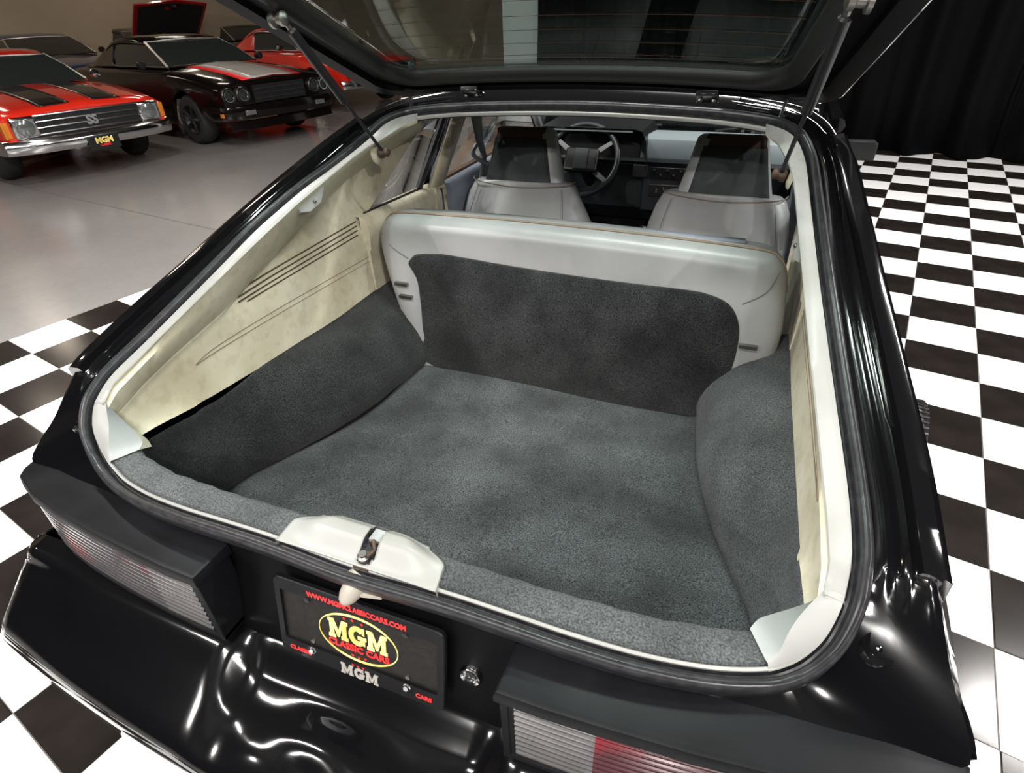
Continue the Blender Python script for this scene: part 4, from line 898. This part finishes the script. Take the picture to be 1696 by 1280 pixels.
# ---- front seats
def front_seat(sx, label):
    cx = .385 * sx
    secs = [(.34, .245, 1.50, .16), (.55, .250, 1.585, .15), (.70, .250, 1.65, .14), (.80, .243, 1.70, .13), (.86, .232, 1.735, .12), (.895, .215, 1.755, .11), (.907, .198, 1.765, .095)]
    rows = []
    for z, hw, y, th in secs:
        row = []
        for k in range(28):
            a = 2 * math.pi * k / 28; c_, s_ = math.cos(a), math.sin(a)
            inn = (.085 if sx < 0 else .02) * sstep(.90, .66, z) * max(0, -sx * c_) ** .7
            row.append((cx + hw * math.copysign(abs(c_) ** .55, c_) - sx * inn, y + .05 * inn / .085 + th / 2 + th / 2 * math.copysign(abs(s_) ** .7, s_), z))
        rows.append(row)
    rows.append([(cx + (x - cx) * .7, y, z + .006) for x, y, z in rows[-1]])
    st = G().loft(rows, cv=True, cap=True).mk('front_seat', 'vinyl', car, ang=60); st['label'] = label
    G().tube([p for p in cat([(cx + hw, 1.752 + dy, z) for hw, dy, z in ((-.215, .055, .915), (-.20, .018, .912), (-.15, .005, .905), (0, -.002, .895), (.15, .005, .905), (.20, .018, .912), (.215, .055, .915))], 4)], .0022, 6).mk('seat_piping', 'piping', st)
    for e in (-1, 1): G().tube(cat([(cx + e * .175, 1.755, .895), (cx + e * .185, 1.735, .86), (cx + e * .20, 1.69, .78), (cx + e * .215, 1.62, .62)], 4), .0010, 5).mk('seat_seam', 'seamgrey', st)
    # head rest: vinyl sides, cloth centre panel at the back
    hs = [(.885, .172, 1.775, .10), (.93, .158, 1.785, .10), (1.0, .140, 1.797, .095), (1.06, .126, 1.808, .085), (1.088, .119, 1.818, .07), (1.098, .105, 1.83, .05)]
    rows = []
    for z, hw, y, th in hs:
        row = []
        for k in range(24):
            a = 2 * math.pi * k / 24; c_, s_ = math.cos(a), math.sin(a)
            row.append((cx + hw * math.copysign(abs(c_) ** .4, c_), y + th / 2 + th / 2 * math.copysign(abs(s_) ** .6, s_), z))
        rows.append(row)
    hr = G().loft(rows, cv=True, cap=True).mk('head_rest', 'vinyl', st, ang=60)
    def back(z, k): 
        hw = interp([(a, b) for a, b, c, d in hs], z); y = interp([(a, c) for a, b, c, d in hs], z); return (cx + hw * (k * .84 + .10 * sx), y - .005 + .012 * abs(k) ** 6, z)
    zs = [.893, .93, .97, 1.01, 1.04, 1.066]
    solid(G().loft([[back(z, k / 5) for k in range(-5, 6)] for z in zs]).mk('head_rest_cloth', 'cloth', st), .004)
    tp = [[back(z, k / 5) for k in range(-5, 6)] for z in (1.066, 1.082)] + [[(cx + .119 * (.84 * k / 5 + .10 * sx), 1.818 + .004, 1.0985) for k in range(-5, 6)], [(cx + .11 * (.84 * k / 5 + .10 * sx), 1.85, 1.1025) for k in range(-5, 6)], [(cx + .11 * (.84 * k / 5 + .10 * sx), 1.885, 1.092) for k in range(-5, 6)]]
    solid(G().loft(tp).mk('head_rest_cap', 'browncloth', st), .004)
    # cushion
    c = bevel(G().box((cx, 1.97, .40), (.48, .50, .16)).mk('seat_cushion', 'vinyl', st), .05, 4)
    bevel(G().box((cx - sx * .262, 1.80, .50), (.05, .16, .12)).mk('seat_bolster', 'vinylblue', st), .022, 4)
front_seat(-1, 'driver seat with grey vinyl back and dark cloth head rest'); front_seat(1, 'passenger seat with grey vinyl back and dark cloth head rest')
# belt strap and its guide on the driver side
solid(G().loft([[(-.600, 1.78, 1.19), (-.600, 1.90, 1.17)], [(-.60, 1.83, 1.05), (-.60, 1.90, 1.04)], [(-.60, 1.88, .975), (-.60, 1.93, .965)], [(-.615, 1.80, .72), (-.615, 1.84, .71)]]).mk('seat_belt', 'vinyl', car), .003)
G().tube(cat([(-.60, 1.84, 1.03), (-.61, 1.82, 1.0), (-.60, 1.86, .965), (-.57, 1.93, .93), (-.55, 1.97, .90)], 4), .009, 8).mk('belt_guide', 'vinylblue', car)
# ---- dashboard
prof = [(2.98, .905), (2.86, .935), (2.66, .948), (2.61, .935), (2.595, .90), (2.60, .845), (2.66, .835), (2.66, .60), (2.75, .5)]
G().loft([[(x, y, z - .01 * abs(x / .66) ** 3) for y, z in prof[:6]] for x in [-.66 + .06 * k for k in range(23)]]).mk('dashboard', 'dashpad', car, ang=50)
G().loft([[(x, y, z) for y, z in ((2.62, .853), (2.585, .848), (2.58, .835), (2.68, .825), (2.68, .58), (2.75, .5))] for x in (-.66, -.3, 0, .3, .66)]).mk('dash_lower', 'darkvinyl', car, ang=40)
bn = G().loft([[(x, y, z) for x, z in ((-.60, .80), (-.60, .94), (-.585, .975), (-.55, .985), (-.09, .985), (-.055, .975), (-.03, .93), (-.02, .80))] for y in (2.56, 2.60, 2.92)]).mk('instrument_binnacle', 'blackplastic', car, ang=40)
bevel(G().box((-.31, 2.60, .885), (.50, .03, .15)).mk('gauge_panel', 'interior', bn), .01)
G().box((-.31, 2.565, .972), (.42, .008, .006)).mk('binnacle_trim', 'greyplastic', bn)
cs = bevel(G().box((.11, 2.64, .72), (.30, .10, .26)).mk('center_stack', 'darkvinyl', car), .01)
rd = bevel(G().box((.10, 2.585, .785), (.20, .012, .055)).mk('radio', 'blackplastic', cs), .003)
for k in range(6): G().lathe([(.006, 0), (.005, .008), (0, .009)], (.02 + .032 * k, 2.578, .800 - .022 * (k % 2)), (0, -1, .1), 10).mk('radio_knob', 'steel', rd)
hc = bevel(G().box((.10, 2.585, .70), (.20, .012, .06)).mk('heater_control', 'blackplastic', cs), .003)
for k in range(3): G().box((.04 + .05 * k, 2.577, .70), (.008, .01, .02)).mk('slide_knob', 'steel', hc)
bevel(G().box((-.05, 2.58, .79), (.075, .012, .06)).mk('air_vent', 'interior', cs), .004)
# steering wheel
wc = Vector((-.335, 2.50, .845)); wa = Vector((0, -.80, .60)).normalized(); wu = Vector((1, 0, 0)); wv_ = wa.cross(wu).normalized()
def wp(a, r, h=0): return wc + wu * (r * math.cos(a)) + wv_ * (r * math.sin(a)) + wa * h
sw = G().tube([wp(2 * math.pi * k / 48, .182) for k in range(48)], .0145, 10, closed=True).mk('steering_wheel', 'darkvinyl', car)
for a in (35, 145, 215, 325):
    aa = math.radians(a); sgn = 1 if math.cos(aa) > 0 else -1
    G().loft([[wp(aa, .05, -.01) + wv_ * .018, wp(aa, .05, -.01) - wv_ * .018], [wp(aa, .178) + wv_ * .012, wp(aa, .178) - wv_ * .012]]).mk('wheel_spoke', 'dimsteel', sw)
hb = G(); c8 = [wc + wu * x + wv_ * y - wa * .02 for x, y in ((-.085, -.06), (.085, -.06), (.085, .06), (-.085, .06))]
hub = bevel(hb.prism(c8, wa * .035).mk('wheel_hub', 'blackplastic', sw, smooth=False), .012)
bevel(G().prism([wc + wu * x + wv_ * y + wa * .012 for x, y in ((-.035, -.055), (.035, -.055), (.035, .055), (-.035, .055))], wa * .01).mk('horn_pad', 'darkvinyl', sw, smooth=False), .006)
G().tube([wc - wa * .02, wc - wa * .25], .03, 12).mk('steering_column', 'blackplastic', sw)
# gear lever
gl = G().tube([(.04, 2.22, .40), (.045, 2.20, .52), (.05, 2.19, .60)], [.012, .007, .007], 8).mk('gear_lever', 'blackplastic', car)
G().lathe([(.008, -.02), (.02, -.008), (.024, .008), (.018, .022), (0, .028)], (.05, 2.19, .615), (0, -.1, 1), 16).mk('gear_knob', 'chrome', gl)
bevel(G().box((.04, 2.25, .37), (.16, .55, .12)).mk('console', 'darkvinyl', car), .02)
bevel(G().box((.03, 1.86, .46), (.07, .30, .05)).mk('hand_brake', 'blackplastic', car), .01)
# cabin lining so that the inside stays dark and closed
for s in (1, -1): G().box((s * .72, 1.9, .45), (.05, 1.9, .40)).mk('inner_wall', 'interior', car, smooth=False)
G().box((0, 2.9, .55), (1.4, .04, .6)).mk('bulkhead', 'interior', car, smooth=False)
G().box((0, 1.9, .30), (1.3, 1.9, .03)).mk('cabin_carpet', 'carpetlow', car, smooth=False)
